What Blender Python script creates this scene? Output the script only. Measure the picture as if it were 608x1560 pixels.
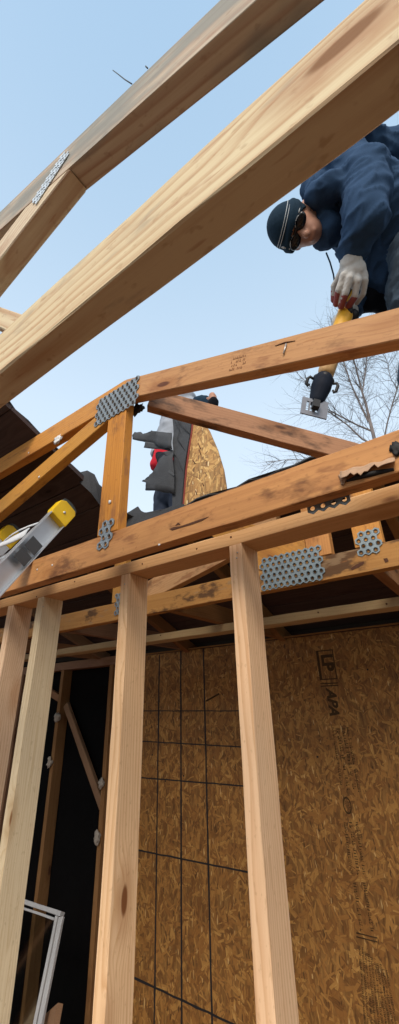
import bpy, bmesh, math, random
from mathutils import Vector, Matrix, Quaternion, noise as mnoise
rad = math.radians
V = Vector
random.seed(7)
for o in list(bpy.data.objects): bpy.data.objects.remove(o)
scene = bpy.context.scene
col = scene.collection

# ------------------------------------------------------------------ camera
W0, H0 = 608.0, 1560.0
FOC, PITCH, YAW, ROLL = 616.2646, 0.453234, -0.622317, -0.023752
CAM = V((0.0, -0.883965, 2.002621))
FW = V((math.sin(YAW)*math.cos(PITCH), math.cos(YAW)*math.cos(PITCH), math.sin(PITCH)))
_r = V((math.cos(YAW), -math.sin(YAW), 0)); _u = _r.cross(FW)
RT = _r*math.cos(ROLL) + _u*math.sin(ROLL); UP = -_r*math.sin(ROLL) + _u*math.cos(ROLL)
cd = bpy.data.cameras.new('camera'); cam = bpy.data.objects.new('camera', cd); col.objects.link(cam)
cd.sensor_fit = 'VERTICAL'; cd.sensor_height = 36.0; cd.lens = FOC/H0*36.0
cd.clip_start = 0.02; cd.clip_end = 2000
M = Matrix((RT, UP, -FW)).transposed().to_4x4(); M.translation = CAM
cam.matrix_world = M
scene.camera = cam
scene.render.resolution_x = 399; scene.render.resolution_y = 1024

# ------------------------------------------------------------------ sky and sun
SUN_EL, SUN_AZ = rad(42), rad(155)      # azimuth measured clockwise from +y
wd = bpy.data.worlds.new('World'); scene.world = wd; wd.use_nodes = True
wn = wd.node_tree; wn.nodes.clear()
wo = wn.nodes.new('ShaderNodeOutputWorld'); bg = wn.nodes.new('ShaderNodeBackground')
sk = wn.nodes.new('ShaderNodeTexSky'); sk.sky_type = 'NISHITA'; sk.sun_disc = False
sk.sun_elevation = SUN_EL; sk.sun_rotation = SUN_AZ
sk.air_density = 1.0; sk.dust_density = 3.0; sk.ozone_density = 1.0; sk.altitude = 200
hz = wn.nodes.new('ShaderNodeMix'); hz.data_type = 'RGBA'; hz.inputs[0].default_value = 0.6
# thin cloud veil over the whole sky, whiter towards the horizon as hazy air is
wt = wn.nodes.new('ShaderNodeTexCoord'); wx = wn.nodes.new('ShaderNodeSeparateXYZ'); wr_ = wn.nodes.new('ShaderNodeValToRGB')
wn.links.new(wt.outputs['Generated'], wx.inputs[0]); wn.links.new(wx.outputs[2], wr_.inputs[0])
wr_.color_ramp.elements[0].position = 0.0; wr_.color_ramp.elements[0].color = (0.92, 0.97, 1.0, 1)
wr_.color_ramp.elements[1].position = 1.0; wr_.color_ramp.elements[1].color = (0.38, 0.57, 0.76, 1)
_e = wr_.color_ramp.elements.new(0.62); _e.color = (0.67, 0.81, 0.93, 1)
wm_ = wn.nodes.new('ShaderNodeVectorMath'); wm_.operation = 'SCALE'; wm_.inputs[3].default_value = 10.3
wn.links.new(wr_.outputs[0], wm_.inputs[0]); wn.links.new(wm_.outputs[0], hz.inputs[7])
wn.links.new(sk.outputs[0], hz.inputs[6]); wn.links.new(hz.outputs[2], bg.inputs[0])
bg.inputs[1].default_value = 0.075
wn.links.new(bg.outputs[0], wo.inputs[0])
sd = bpy.data.lights.new('sun', 'SUN'); sd.energy = 1.5; sd.angle = rad(28); sd.color = (1.0, 0.86, 0.70)
sun = bpy.data.objects.new('sun', sd); col.objects.link(sun)
sdir = V((math.sin(SUN_AZ)*math.cos(SUN_EL), math.cos(SUN_AZ)*math.cos(SUN_EL), math.sin(SUN_EL)))
sun.rotation_mode = 'QUATERNION'; sun.rotation_quaternion = sdir.to_track_quat('Z', 'Y'); sun.location = (3, -6, 8)
vs = scene.view_settings; vs.view_transform = 'Standard'; vs.look = 'None'; vs.exposure = 1.02; vs.gamma = 1.0
vs.use_curve_mapping = False

# pixel of the photograph -> direction; the distance always comes from a plane that the thing lies on
def ray(u, v): return FW + RT*((u-W0/2)/FOC) - UP*((v-H0/2)/FOC)
def px(u, v, zc): return CAM + ray(u, v)*zc
def aty(u, v, y): d = ray(u, v); return CAM + d*((y-CAM.y)/d.y)
def atz(u, v, z): d = ray(u, v); return CAM + d*((z-CAM.z)/d.z)

# ------------------------------------------------------------------ object helpers
def tag(o, label=None, cat=None, group=None, kind=None):
    if label: o['label'] = label
    if cat: o['category'] = cat
    if group: o['group'] = group
    if kind: o['kind'] = kind
    return o
WM = {}
def thing(name, label, cat, loc=(0, 0, 0), group=None):
    o = bpy.data.objects.new(name, None); col.objects.link(o); o.location = loc
    o.empty_display_size = 0.05; WM[o] = Matrix.Translation(V(loc))
    return tag(o, label, cat, group)
def link(name, me, mat, parent=None, mw=None, smooth=False):
    """mesh in local space; mw = its world matrix"""
    if mat is not None and not me.materials: me.materials.append(mat)
    if smooth:
        for p in me.polygons: p.use_smooth = True
    o = bpy.data.objects.new(name, me); col.objects.link(o)
    m = mw.copy() if mw is not None else Matrix()
    WM[o] = m
    if parent is not None:
        o.parent = parent; m = WM[parent].inverted() @ m
    o.matrix_basis = m
    return o
def bm_mesh(name, bm):
    bmesh.ops.recalc_face_normals(bm, faces=bm.faces)
    me = bpy.data.meshes.new(name); bm.to_mesh(me); bm.free(); return me

def frame(origin, x, z):
    """world matrix with local X along x and local Z as near z as it can be"""
    X = V(x).normalized(); Z = V(z); Z = (Z - X*Z.dot(X)).normalized(); Y = Z.cross(X)
    m = Matrix((X, Y, Z)).transposed().to_4x4(); m.translation = V(origin); return m
def box_bm(bm, a, b, mat=None):
    vs = [bm.verts.new((x, y, z)) for x in (a[0], b[0]) for y in (a[1], b[1]) for z in (a[2], b[2])]
    if mat is not None:
        for v in vs: v.co = mat @ v.co
    for f in ((0,1,3,2),(4,6,7,5),(0,4,5,1),(2,3,7,6),(0,2,6,4),(1,5,7,3)): bm.faces.new([vs[i] for i in f])
    return vs
def bev(bm, off, seg=1):
    bmesh.ops.bevel(bm, geom=list(bm.edges), offset=off, segments=seg, affect='EDGES', profile=0.5)

# ------------------------------------------------------------------ lumber: a sawn stick with eased, slightly uneven edges
def lumber(name, p0, p1, w, t, mat, parent=None, wdir=(0, 0, 1), seg=None, rough=0.0012, bow=0.0):
    """p0-p1 centre line, w along wdir, t across"""
    p0, p1 = V(p0), V(p1); L = (p1-p0).length
    n = seg or max(4, min(40, int(L/0.07)))
    c = 0.0018
    prof = [(-t/2+c, -w/2), (t/2-c, -w/2), (t/2, -w/2+c), (t/2, w/2-c), (t/2-c, w/2), (-t/2+c, w/2), (-t/2, w/2-c), (-t/2, -w/2+c)]
    verts, faces = [], []
    s = random.uniform(0, 100)
    for i in range(n+1):
        x = L*i/n
        b = bow*math.sin(math.pi*i/n)
        for k, (y, z) in enumerate(prof):
            e = mnoise.noise_vector(V((x*9+s, k*3.1, s)))*rough*1.6
            verts.append((x-L/2, y+e.y, z+e.z+b))
    for i in range(n):
        for k in range(8):
            a, b2 = i*8+k, i*8+(k+1) % 8
            faces.append((a, b2, b2+8, a+8))
    faces.append(tuple(range(7, -1, -1))); faces.append(tuple(n*8+k for k in range(8)))
    me = bpy.data.meshes.new(name); me.from_pydata(verts, [], faces)
    return link(name, me, mat, parent, frame((p0+p1)/2, p1-p0, wdir))
def member(name, poly, y0, t, ang, mat, parent=None):
    """flat truss member cut to the outline poly in (x, z), y0 .. y0+t, grain along ang"""
    cx = sum(p[0] for p in poly)/len(poly); cz = sum(p[1] for p in poly)/len(poly)
    mw = frame((cx, y0+t/2, cz), (math.cos(ang), 0, math.sin(ang)), (-math.sin(ang), 0, math.cos(ang)))
    inv = mw.inverted(); bm = bmesh.new()
    A = [bm.verts.new(inv @ V((x, y0, z))) for x, z in poly]; B = [bm.verts.new(inv @ V((x, y0+t, z))) for x, z in poly]
    k = len(poly); bm.faces.new(A); bm.faces.new(B[::-1])
    for i in range(k): bm.faces.new((A[i], B[i], B[(i+1) % k], A[(i+1) % k]))
    bev(bm, 0.0022)
    return link(name, bm_mesh(name, bm), mat, parent, mw)
def slab(name, poly, mw, t, mat, parent=None, bevel=0.0):
    """outline in local (x, y), thickness t along local -z..0"""
    bm = bmesh.new()
    A = [bm.verts.new((x, y, 0)) for x, y in poly]; B = [bm.verts.new((x, y, -t)) for x, y in poly]
    k = len(poly); bm.faces.new(A); bm.faces.new(B[::-1])
    for i in range(k): bm.faces.new((A[i], B[i], B[(i+1) % k], A[(i+1) % k]))
    if bevel: bev(bm, bevel)
    return link(name, bm_mesh(name, bm), mat, parent, mw)
def boxo(name, a, b, mat, parent=None, bevel=0.0):
    c = (V(a)+V(b))/2; bm = bmesh.new(); box_bm(bm, V(a)-c, V(b)-c)
    if bevel: bev(bm, bevel)
    return link(name, bm_mesh(name, bm), mat, parent, Matrix.Translation(c))
def tube_bm(bm, pts, radii, n=8, cap=True):
    rings = []
    for i, p in enumerate(pts):
        d = (pts[min(i+1, len(pts)-1)] - pts[max(i-1, 0)]).normalized()
        a = d.orthogonal().normalized() if i == 0 else (pa - d*pa.dot(d)).normalized()
        pa = a; b = d.cross(a)
        rings.append([bm.verts.new(p + (a*math.cos(2*math.pi*k/n) + b*math.sin(2*math.pi*k/n))*radii[i]) for k in range(n)])
    for i in range(len(pts)-1):
        for k in range(n): bm.faces.new((rings[i][k], rings[i][(k+1) % n], rings[i+1][(k+1) % n], rings[i+1][k]))
    if cap: bm.faces.new(rings[0][::-1]); bm.faces.new(rings[-1])
def tube(name, pts, r, mat, parent=None, n=8, smooth=True):
    pts = [V(p) for p in pts]; bm = bmesh.new(); o = pts[0]
    tube_bm(bm, [p-o for p in pts], r if isinstance(r, (list, tuple)) else [r]*len(pts), n)
    return link(name, bm_mesh(name, bm), mat, parent, Matrix.Translation(o), smooth)

# ------------------------------------------------------------------ procedural materials
class NT:
    def __init__(s, name):
        s.m = bpy.data.materials.new(name); s.m.use_nodes = True; s.t = s.m.node_tree
        s.b = s.t.nodes['Principled BSDF']
    def n(s, typ, ins=None, **props):
        d = s.t.nodes.new('ShaderNode'+typ)
        for k, v in props.items(): setattr(d, k, v)
        for k, v in (ins or {}).items(): s.set(d.inputs[k], v)
        return d
    def set(s, sock, v):
        if isinstance(v, bpy.types.NodeSocket): s.t.links.new(v, sock)
        elif isinstance(v, bpy.types.Node): s.t.links.new(v.outputs[0], sock)
        else: sock.default_value = v
    def math(s, op, a, b=0.0, c=0.0, clamp=False):
        return s.n('Math', {0: a, 1: b, 2: c}, operation=op, use_clamp=clamp).outputs[0]
    def vm(s, op, a, b=(0, 0, 0)):
        return s.n('VectorMath', {0: a, 1: b}, operation=op).outputs[0]
    def mix(s, f, a, b, blend='MIX'):
        d = s.n('Mix', {0: f, 6: a, 7: b}, data_type='RGBA', blend_type=blend); return d.outputs[2]
    def noise(s, vec, scale, detail=3, rough=0.55, out=0):
        return s.n('TexNoise', {'Vector': vec, 'Scale': scale, 'Detail': detail, 'Roughness': rough}).outputs[out]
    def ramp(s, f, stops):
        d = s.n('ValToRGB', {0: f}); e = d.color_ramp.elements
        while len(e) < len(stops): e.new(0.5)
        for x, (p, c) in zip(e, stops): x.position = p; x.color = c if len(c) == 4 else (*c, 1)
        return d.outputs[0]
    def mr(s, v, a, b, c=0.0, d=1.0):
        return s.n('MapRange', {0: v, 1: a, 2: b, 3: c, 4: d}, interpolation_type='SMOOTHSTEP').outputs[0]
    def obj(s): return s.n('TexCoord').outputs['Object']
    def rnd(s): return s.n('ObjectInfo').outputs['Random']
    def bump(s, h, strength=0.4, dist=0.002):
        s.set(s.b.inputs['Normal'], s.n('Bump', {'Height': h, 'Strength': strength, 'Distance': dist}))
    def done(s, colr=None, rough=None, metal=None, spec=None):
        if colr is not None: s.set(s.b.inputs['Base Color'], colr)
        if rough is not None: s.set(s.b.inputs['Roughness'], rough)
        if metal is not None: s.set(s.b.inputs['Metallic'], metal)
        if spec is not None: s.set(s.b.inputs['Specular IOR Level'], spec)
        return s.m
def c4(c): return (c[0], c[1], c[2], 1)

def wood(name, light, dark, knot, ringf=110, ringamt=0.6, vary=0.25, stain=None, mold=None, streak=None, rough=0.75, knots=True, spec=0.25):
    t = NT(name); P = t.obj(); r = t.rnd()
    r1 = t.math('FRACT', t.math('MULTIPLY', r, 7.31)); r2 = t.math('FRACT', t.math('MULTIPLY', r, 23.17)); r3 = t.math('FRACT', t.math('MULTIPLY', r, 61.7))
    off = t.n('CombineXYZ', {0: t.math('MULTIPLY', r, 43.0), 1: t.math('MULTIPLY', r1, 17.0), 2: t.math('MULTIPLY', r2, 29.0)}).outputs[0]
    q = t.vm('ADD', t.vm('MULTIPLY', P, (1.3, 6, 6)), off)
    n1 = t.noise(q, 1.0, 2); n2 = t.noise(t.vm('ADD', q, (5.2, 1.3, 8.8)), 1.0, 2)
    kn = t.n('TexVoronoi', {'Vector': t.vm('ADD', t.vm('MULTIPLY', P, (2.7, 8.0, 8.0)), off), 'Scale': 1.0, 'Randomness': 1.0}, feature='F1').outputs['Distance']
    sx = t.n('SeparateXYZ', {0: P})
    yy = t.math('ADD', t.math('SUBTRACT', sx.outputs[1], t.math('MULTIPLY', t.math('SUBTRACT', r1, 0.5), 0.15)), t.math('MULTIPLY', t.math('SUBTRACT', n1, 0.5), 0.05))
    zz = t.math('ADD', t.math('SUBTRACT', sx.outputs[2], t.math('MULTIPLY', t.math('SUBTRACT', r2, 0.5), 0.20)), t.math('MULTIPLY', t.math('SUBTRACT', n2, 0.5), 0.05))
    rr = t.math('SQRT', t.math('ADD', t.math('MULTIPLY', yy, yy), t.math('MULTIPLY', zz, zz)))
    rr = t.math('ADD', rr, t.math('MULTIPLY', t.mr(kn, 0.02, 0.38, 1, 0), 0.022))
    s = t.math('FRACT', t.math('MULTIPLY', rr, ringf))
    s = t.ramp(s, [(0.0, (0.05,)*3), (0.45, (0.22,)*3), (0.86, (1,)*3), (1.0, (0.05,)*3)])
    fine = t.noise(t.vm('ADD', t.vm('MULTIPLY', P, (5, 170, 170)), off), 1.0, 3, 0.6)
    big = t.noise(t.vm('ADD', t.vm('MULTIPLY', P, (2.2, 9, 9)), off), 1.0, 3, 0.6)
    f = t.math('ADD', t.math('MULTIPLY', s, ringamt), t.math('MULTIPLY', t.math('SUBTRACT', fine, 0.45), 0.85))
    f = t.math('ADD', f, t.math('MULTIPLY', t.math('SUBTRACT', big, 0.5), vary*2), clamp=True)
    cl = t.mix(f, c4(light), c4(dark))
    spk = t.noise(t.vm('ADD', t.vm('MULTIPLY', P, (55, 95, 95)), off), 1.0, 2, 0.6)      # mill marks, dirt specks
    cl = t.mix(t.mr(spk, 0.60, 0.74, 0, 0.35), cl, c4([x*0.75 for x in dark]))
    # each stick its own shade
    hv = t.n('HueSaturation', {'Hue': t.math('ADD', 0.494, t.math('MULTIPLY', r3, 0.012)), 'Saturation': t.math('ADD', 0.86, t.math('MULTIPLY', r2, 0.25)), 'Value': t.math('ADD', 0.90, t.math('MULTIPLY', r1, 0.2)), 'Color': cl}).outputs[0]
    cl = hv
    if knots:
        km = t.mr(kn, 0.10, 0.06, 0, 1); kh = t.mr(kn, 0.30, 0.09, 0, 0.5)
        cl = t.mix(kh, cl, c4([dark[0]*0.8, dark[1]*0.68, dark[2]*0.55])); cl = t.mix(km, cl, c4(knot))
    if stain:                                   # dark weather and resin stains
        cst, sc, lo, hi, am = stain
        m = t.noise(t.vm('ADD', t.vm('MULTIPLY', P, (sc*0.45, sc, sc)), off), 1.0, 5, 0.68)
        cl = t.mix(t.math('MULTIPLY', t.mr(m, lo, hi), am), cl, c4(cst))
    if mold:                                    # grey blue-stain fungus
        cst, sc, lo, hi, am = mold
        m = t.noise(t.vm('ADD', t.vm('MULTIPLY', P, (sc*0.3, sc, sc)), t.vm('ADD', off, (3, 9, 4))), 1.0, 4, 0.6)
        cl = t.mix(t.math('MULTIPLY', t.mr(m, lo, hi), am), cl, c4(cst))
    if streak:                                  # handling scuffs, short dark dashes along the grain
        m = t.noise(t.vm('ADD', t.vm('MULTIPLY', P, (14, 90, 90)), off), 1.0, 2, 0.5)
        cl = t.mix(t.math('MULTIPLY', t.mr(m, 0.66, 0.74), streak), cl, c4(dark))
    t.bump(t.math('ADD', t.math('MULTIPLY', fine, 0.6), t.math('MULTIPLY', s, 0.35)), 0.35, 0.0012)
    return t.done(cl, t.math('ADD', rough-0.08, t.math('MULTIPLY', fine, 0.16)), spec=spec)

def plain(name, c, rough=0.6, metal=0.0, nscale=30, namt=0.25, bump=0.15, bdist=0.002, c2=None, spec=0.4):
    t = NT(name); P = t.obj(); r = t.rnd()
    q = t.vm('ADD', P, t.n('CombineXYZ', {0: t.math('MULTIPLY', r, 31.0), 1: r, 2: t.math('MULTIPLY', r, 11.0)}))
    n1 = t.noise(q, nscale, 4, 0.6); n2 = t.noise(q, nscale*0.15, 3, 0.6)
    cc2 = c2 or [x*(1-namt) for x in c]
    cl = t.mix(t.math('MULTIPLY', t.math('ADD', n1, n2), 0.5), c4([min(1, x*(1+namt*0.6)) for x in c]), c4(cc2))
    t.bump(n1, bump, bdist)
    return t.done(cl, t.math('ADD', rough-0.1, t.math('MULTIPLY', n1, 0.2)), metal, spec)

def osb(name, dark=1.0, gloss=0.6, tint=(1, 1, 1)):
    """strand board: seven layers of flat flakes, each flake with its own angle, size and tone"""
    t = NT(name); P = t.obj(); r = t.rnd()
    q = t.vm('ADD', P, t.n('CombineXYZ', {0: t.math('MULTIPLY', r, 9.0), 1: t.math('MULTIPLY', r, 5.0), 2: 0.0}))
    w = t.n('TexNoise', {'Vector': q, 'Scale': 22.0, 'Detail': 2.0}).outputs['Color']
    q = t.vm('ADD', q, t.vm('MULTIPLY', t.vm('SUBTRACT', w, (0.5, 0.5, 0.5)), (0.014, 0.014, 0.0)))
    C = lambda a: (a[0]*dark*tint[0], a[1]*dark*tint[1], a[2]*dark*tint[2])
    g0 = t.noise(t.vm('MULTIPLY', q, (60, 9, 1)), 1.0, 4, 0.6)
    cl = t.ramp(g0, [(0.30, C((0.075, 0.032, 0.010))), (0.5, C((0.17, 0.080, 0.022))), (0.70, C((0.27, 0.140, 0.042)))])
    hgt = g0
    for k, (sc, wd_, ln_) in enumerate(((9, 0.18, 0.66), (11, 0.15, 0.64), (13, 0.14, 0.60), (10, 0.11, 0.66), (15, 0.12, 0.58), (18, 0.11, 0.56), (13, 0.065, 0.62), (24, 0.08, 0.56))):
        mp = t.n('Mapping', {'Vector': q, 'Rotation': (0, 0, rad(17*k)), 'Scale': (sc*1.22, sc*1.22, 1), 'Location': (k*3.7, k*1.9, 0)}).outputs[0]
        vo = t.n('TexVoronoi', {'Vector': mp, 'Scale': 1.0, 'Randomness': 1.0}, feature='F1', voronoi_dimensions='2D')
        lo = t.vm('SUBTRACT', mp, vo.outputs['Position'])
        cs = t.n('SeparateColor', {0: vo.outputs['Color']})
        # angle: mostly near the panel's long side, some across
        a0 = t.math('SUBTRACT', cs.outputs[0], 0.5); ang = t.math('MULTIPLY', t.math('ADD', t.math('MULTIPLY', t.math('MULTIPLY', a0, a0), t.math('SIGN', a0)), t.math('MULTIPLY', a0, 0.35)), 3.6)
        ang = t.math('SUBTRACT', ang, rad(17*k))
        rt = t.n('VectorRotate', {'Vector': lo, 'Angle': ang}, rotation_type='Z_AXIS').outputs[0]
        sx = t.n('SeparateXYZ', {0: rt})
        ed = t.noise(t.vm('MULTIPLY', mp, (5, 5, 1)), 1.0, 2)
        wv = t.math('MULTIPLY', t.math('ADD', 0.55, t.math('MULTIPLY', cs.outputs[1], 0.8)), wd_)
        ax = t.math('DIVIDE', t.math('ABSOLUTE', sx.outputs[0]), wv); ay = t.math('DIVIDE', t.math('ABSOLUTE', sx.outputs[1]), ln_)
        m = t.math('MAXIMUM', ax, t.math('MULTIPLY', ay, t.math('ADD', 0.75, t.math('MULTIPLY', ed, 0.5))))
        mask = t.mr(m, 1.0, 0.90, 0, 1)
        gr = t.noise(t.vm('ADD', t.vm('MULTIPLY', rt, (22, 2.2, 1)), vo.outputs['Position']), 1.0, 3, 0.6)
        tone = t.math('ADD', t.math('MULTIPLY', cs.outputs[2], 0.62), t.math('MULTIPLY', gr, 0.45))
        fc = t.ramp(tone, [(0.14, C((0.085, 0.036, 0.010))), (0.36, C((0.20, 0.088, 0.023))), (0.60, C((0.265, 0.124, 0.033))), (0.82, C((0.33, 0.172, 0.048))), (1.0, C((0.52, 0.32, 0.115)))])
        fc = t.mix(t.mr(m, 0.72, 1.0, 0, 0.45), fc, c4(C((0.10, 0.044, 0.013))))
        keep = t.math('MULTIPLY', mask, t.math('GREATER_THAN', t.math('FRACT', t.math('MULTIPLY', cs.outputs[1], 7.3)), 0.22))
        cl = t.mix(keep, cl, fc)
        hgt = t.n('Mix', {0: keep, 2: hgt, 3: t.math('ADD', tone, 0.1*k)}, data_type='FLOAT').outputs[0]
    sp = t.noise(q, 2.6, 4, 0.7)
    cl = t.mix(t.mr(sp, 0.50, 0.75, 0, 0.35), cl, c4(C((0.13, 0.060, 0.018))))
    for ofs, cc, am, ang in ((1.7, (0.035, 0.016, 0.007), 0.85, 14), (5.9, (0.04, 0.020, 0.008), 0.8, -20), (3.3, (0.58, 0.40, 0.18), 0.6, 32)):
        mp = t.n('Mapping', {'Vector': q, 'Rotation': (0, 0, rad(ang)), 'Scale': (95, 17, 1), 'Location': (ofs, ofs*2, 0)})
        cl = t.mix(t.mr(t.noise(mp.outputs[0], 1.0, 1, 0.4), 0.70, 0.74, 0, am), cl, c4(C(cc)))
    t.bump(hgt, 0.6, 0.002)
    return t.done(cl, gloss, spec=0.3)

M_stud   = wood('new_fir', (0.75, 0.52, 0.325), (0.54, 0.305, 0.155), (0.20, 0.075, 0.025), ringf=120, ringamt=0.62, vary=0.24, streak=0.45)
M_studp  = wood('new_spruce', (0.70, 0.57, 0.38), (0.52, 0.37, 0.20), (0.22, 0.10, 0.035), ringf=130, ringamt=0.48, vary=0.2, streak=0.4)
M_plate  = wood('top_plate_pine', (0.66, 0.40, 0.16), (0.48, 0.25, 0.08), (0.18, 0.07, 0.025), ringf=120, ringamt=0.35, vary=0.18)
M_rafter = wood('weathered_pine', (0.62, 0.52, 0.355), (0.37, 0.185, 0.10), (0.20, 0.09, 0.03), ringf=75, ringamt=0.55, vary=0.2, mold=((0.32, 0.26, 0.19), 26, 0.60, 0.70, 0.45), stain=((0.42, 0.32, 0.21), 10, 0.55, 0.75, 0.45), streak=0.5)
M_mold   = wood('blue_stained_pine', (0.54, 0.45, 0.34), (0.32, 0.165, 0.105), (0.16, 0.08, 0.03), ringf=75, ringamt=0.6, vary=0.2, mold=((0.20, 0.215, 0.20), 10, 0.40, 0.56, 0.8))
M_old    = wood('aged_orange_pine', (0.53, 0.265, 0.080), (0.32, 0.130, 0.040), (0.11, 0.035, 0.012), ringf=100, ringamt=0.30, vary=0.22, stain=((0.12, 0.048, 0.022), 9, 0.55, 0.70, 0.8), mold=((0.25, 0.10, 0.040), 22, 0.56, 0.68, 0.7), streak=0.6, rough=0.6)
M_old2   = wood('aged_brown_pine', (0.33, 0.155, 0.058), (0.20, 0.085, 0.030), (0.08, 0.03, 0.012), ringf=100, ringamt=0.35, vary=0.3, stain=((0.045, 0.022, 0.013), 6, 0.48, 0.62, 0.85), rough=0.65)
M_rot    = wood('rot_stained_pine', (0.48, 0.225, 0.065), (0.30, 0.12, 0.032), (0.10, 0.032, 0.012), ringf=100, ringamt=0.3, vary=0.28, stain=((0.060, 0.028, 0.015), 8, 0.53, 0.62, 0.85), mold=((0.30, 0.20, 0.11), 24, 0.58, 0.66, 0.6), streak=0.6, rough=0.65)
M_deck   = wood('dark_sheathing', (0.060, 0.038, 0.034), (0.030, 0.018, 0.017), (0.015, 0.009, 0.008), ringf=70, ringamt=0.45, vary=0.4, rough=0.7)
M_dim    = wood('dusty_framing', (0.26, 0.135, 0.062), (0.16, 0.075, 0.032), (0.06, 0.025, 0.012), ringf=100, ringamt=0.35, vary=0.3, rough=0.8)
M_strip  = wood('pale_furring', (0.50, 0.36, 0.20), (0.36, 0.23, 0.11), (0.12, 0.05, 0.02), ringf=120, ringamt=0.3, vary=0.2)
M_osb    = osb('osb_wall', 1.2, tint=(1.03, 1.02, 0.95))
M_osb2   = osb('osb_offcut', 1.75, tint=(1.05, 1.30, 1.75))
M_felt   = plain('roofing_felt', (0.048, 0.053, 0.061), 0.85, nscale=160, namt=0.5, bump=0.5, bdist=0.003)
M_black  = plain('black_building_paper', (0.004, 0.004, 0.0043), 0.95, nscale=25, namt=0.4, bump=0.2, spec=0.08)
M_tar    = plain('black_marker', (0.012, 0.012, 0.013), 0.7, nscale=60, namt=0.3)
M_ink    = plain('faded_ink', (0.030, 0.021, 0.013), 0.85, nscale=140, namt=0.4, c2=(0.085, 0.048, 0.020), spec=0.1)
M_ink2   = plain('purple_brown_ink', (0.10, 0.04, 0.02), 0.8, nscale=180, namt=0.4, c2=(0.22, 0.10, 0.035))
M_galv   = plain('dull_galvanised', (0.30, 0.33, 0.345), 0.5, 0.75, nscale=50, namt=0.45, bump=0.2, bdist=0.001)
M_strapm = plain('new_zinc', (0.62, 0.68, 0.72), 0.5, 0.45, nscale=60, namt=0.3, bump=0.2, bdist=0.001)
M_galv2  = plain('bright_galvanised', (0.27, 0.325, 0.345), 0.48, 0.75, nscale=40, namt=0.3, bump=0.2, bdist=0.001)
M_alu    = plain('brushed_aluminium', (0.62, 0.64, 0.66), 0.42, 0.7, nscale=35, namt=0.15, bump=0.12, bdist=0.001)
M_yellow = plain('yellow_plastic', (0.78, 0.50, 0.012), 0.42, nscale=20, namt=0.15)
M_rubber = plain('grey_rubber', (0.055, 0.065, 0.066), 0.75, nscale=40, namt=0.3)
M_strap  = plain('white_webbing', (0.66, 0.68, 0.70), 0.75, nscale=70, namt=0.2, bump=0.4)
M_label  = plain('black_label', (0.04, 0.042, 0.046), 0.5, nscale=200, namt=0.5, c2=(0.05, 0.05, 0.05))
M_white  = plain('white_frame', (0.40, 0.41, 0.42), 0.5, nscale=20, namt=0.15)
M_foam   = plain('dirty_foam', (0.36, 0.32, 0.27), 0.9, nscale=45, namt=0.4, bump=0.8, bdist=0.006)
M_bark   = plain('bark', (0.15, 0.13, 0.125), 0.9, nscale=8, namt=0.4)
M_floor   = plain('red_brown_floor', (0.17, 0.075, 0.05), 0.9, nscale=3, namt=0.3)  # unseen floor, tinted red-brown to warm the light bounced onto the undersides
M_soil   = plain('soil', (0.075, 0.07, 0.045), 0.95, nscale=1.2, namt=0.5)
M_red    = plain('red_paint', (0.26, 0.05, 0.04), 0.6, nscale=40, namt=0.4)
M_navy   = plain('navy_fleece', (0.030, 0.066, 0.135), 0.95, nscale=220, namt=0.35, bump=0.5, bdist=0.0015, spec=0.15)
M_cap    = plain('dark_knit', (0.012, 0.030, 0.052), 0.95, nscale=160, namt=0.4, bump=0.6, bdist=0.002, spec=0.15)
M_jean   = plain('denim', (0.070, 0.105, 0.150), 0.9, nscale=150, namt=0.4, bump=0.4, spec=0.15)
M_dkjean = plain('dark_denim', (0.022, 0.030, 0.050), 0.9, nscale=150, namt=0.4, bump=0.4, spec=0.15)
M_dkpant = plain('black_trousers', (0.010, 0.012, 0.018), 0.9, nscale=100, namt=0.3, bump=0.3, spec=0.15)
M_skin   = plain('skin', (0.42, 0.215, 0.145), 0.55, nscale=40, namt=0.2, bump=0.1, bdist=0.001)
M_glove  = plain('knit_glove', (0.50, 0.49, 0.47), 0.92, nscale=200, namt=0.2, bump=0.6, bdist=0.0012, spec=0.15)
M_palm   = plain('red_palm_coating', (0.27, 0.075, 0.075), 0.7, nscale=60, namt=0.3, spec=0.2)
M_glass  = plain('smoked_lens', (0.006, 0.007, 0.009), 0.12, nscale=10, namt=0.1, bump=0.0)
M_stripe = plain('pale_stitching', (0.55, 0.58, 0.60), 0.8, nscale=60, namt=0.2)
M_sawyel = plain('tool_yellow', (0.70, 0.36, 0.020), 0.5, nscale=50, namt=0.3)
M_sawblk = plain('tool_black', (0.014, 0.014, 0.016), 0.55, nscale=60, namt=0.3)
M_sawtan = plain('tool_dusty_yellow', (0.42, 0.25, 0.10), 0.6, nscale=30, namt=0.35)
M_boot   = plain('tool_gear_boot', (0.009, 0.013, 0.024), 0.7, nscale=40, namt=0.3, spec=0.12)
M_shoe   = plain('worn_shoe_steel', (0.20, 0.21, 0.24), 0.5, 0.4, nscale=60, namt=0.4)
M_grey   = plain('grey_fleece', (0.30, 0.33, 0.38), 0.9, nscale=120, namt=0.25, bump=0.4, spec=0.15)
M_redcl  = plain('red_cloth', (0.50, 0.020, 0.035), 0.85, nscale=80, namt=0.2, spec=0.15)
M_peel   = plain('torn_bark_strip', (0.46, 0.31, 0.20), 0.9, nscale=60, namt=0.5, c2=(0.20, 0.115, 0.07))
M_gouge  = plain('dark_gouge', (0.10, 0.040, 0.020), 0.9, nscale=60, namt=0.5)
M_steel  = plain('nail_steel', (0.45, 0.43, 0.40), 0.4, 0.8, nscale=60, namt=0.3)
t = NT('window_glass'); t.t.nodes.remove(t.b); _o = [n for n in t.t.nodes if n.type == 'OUTPUT_MATERIAL'][0]
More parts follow.
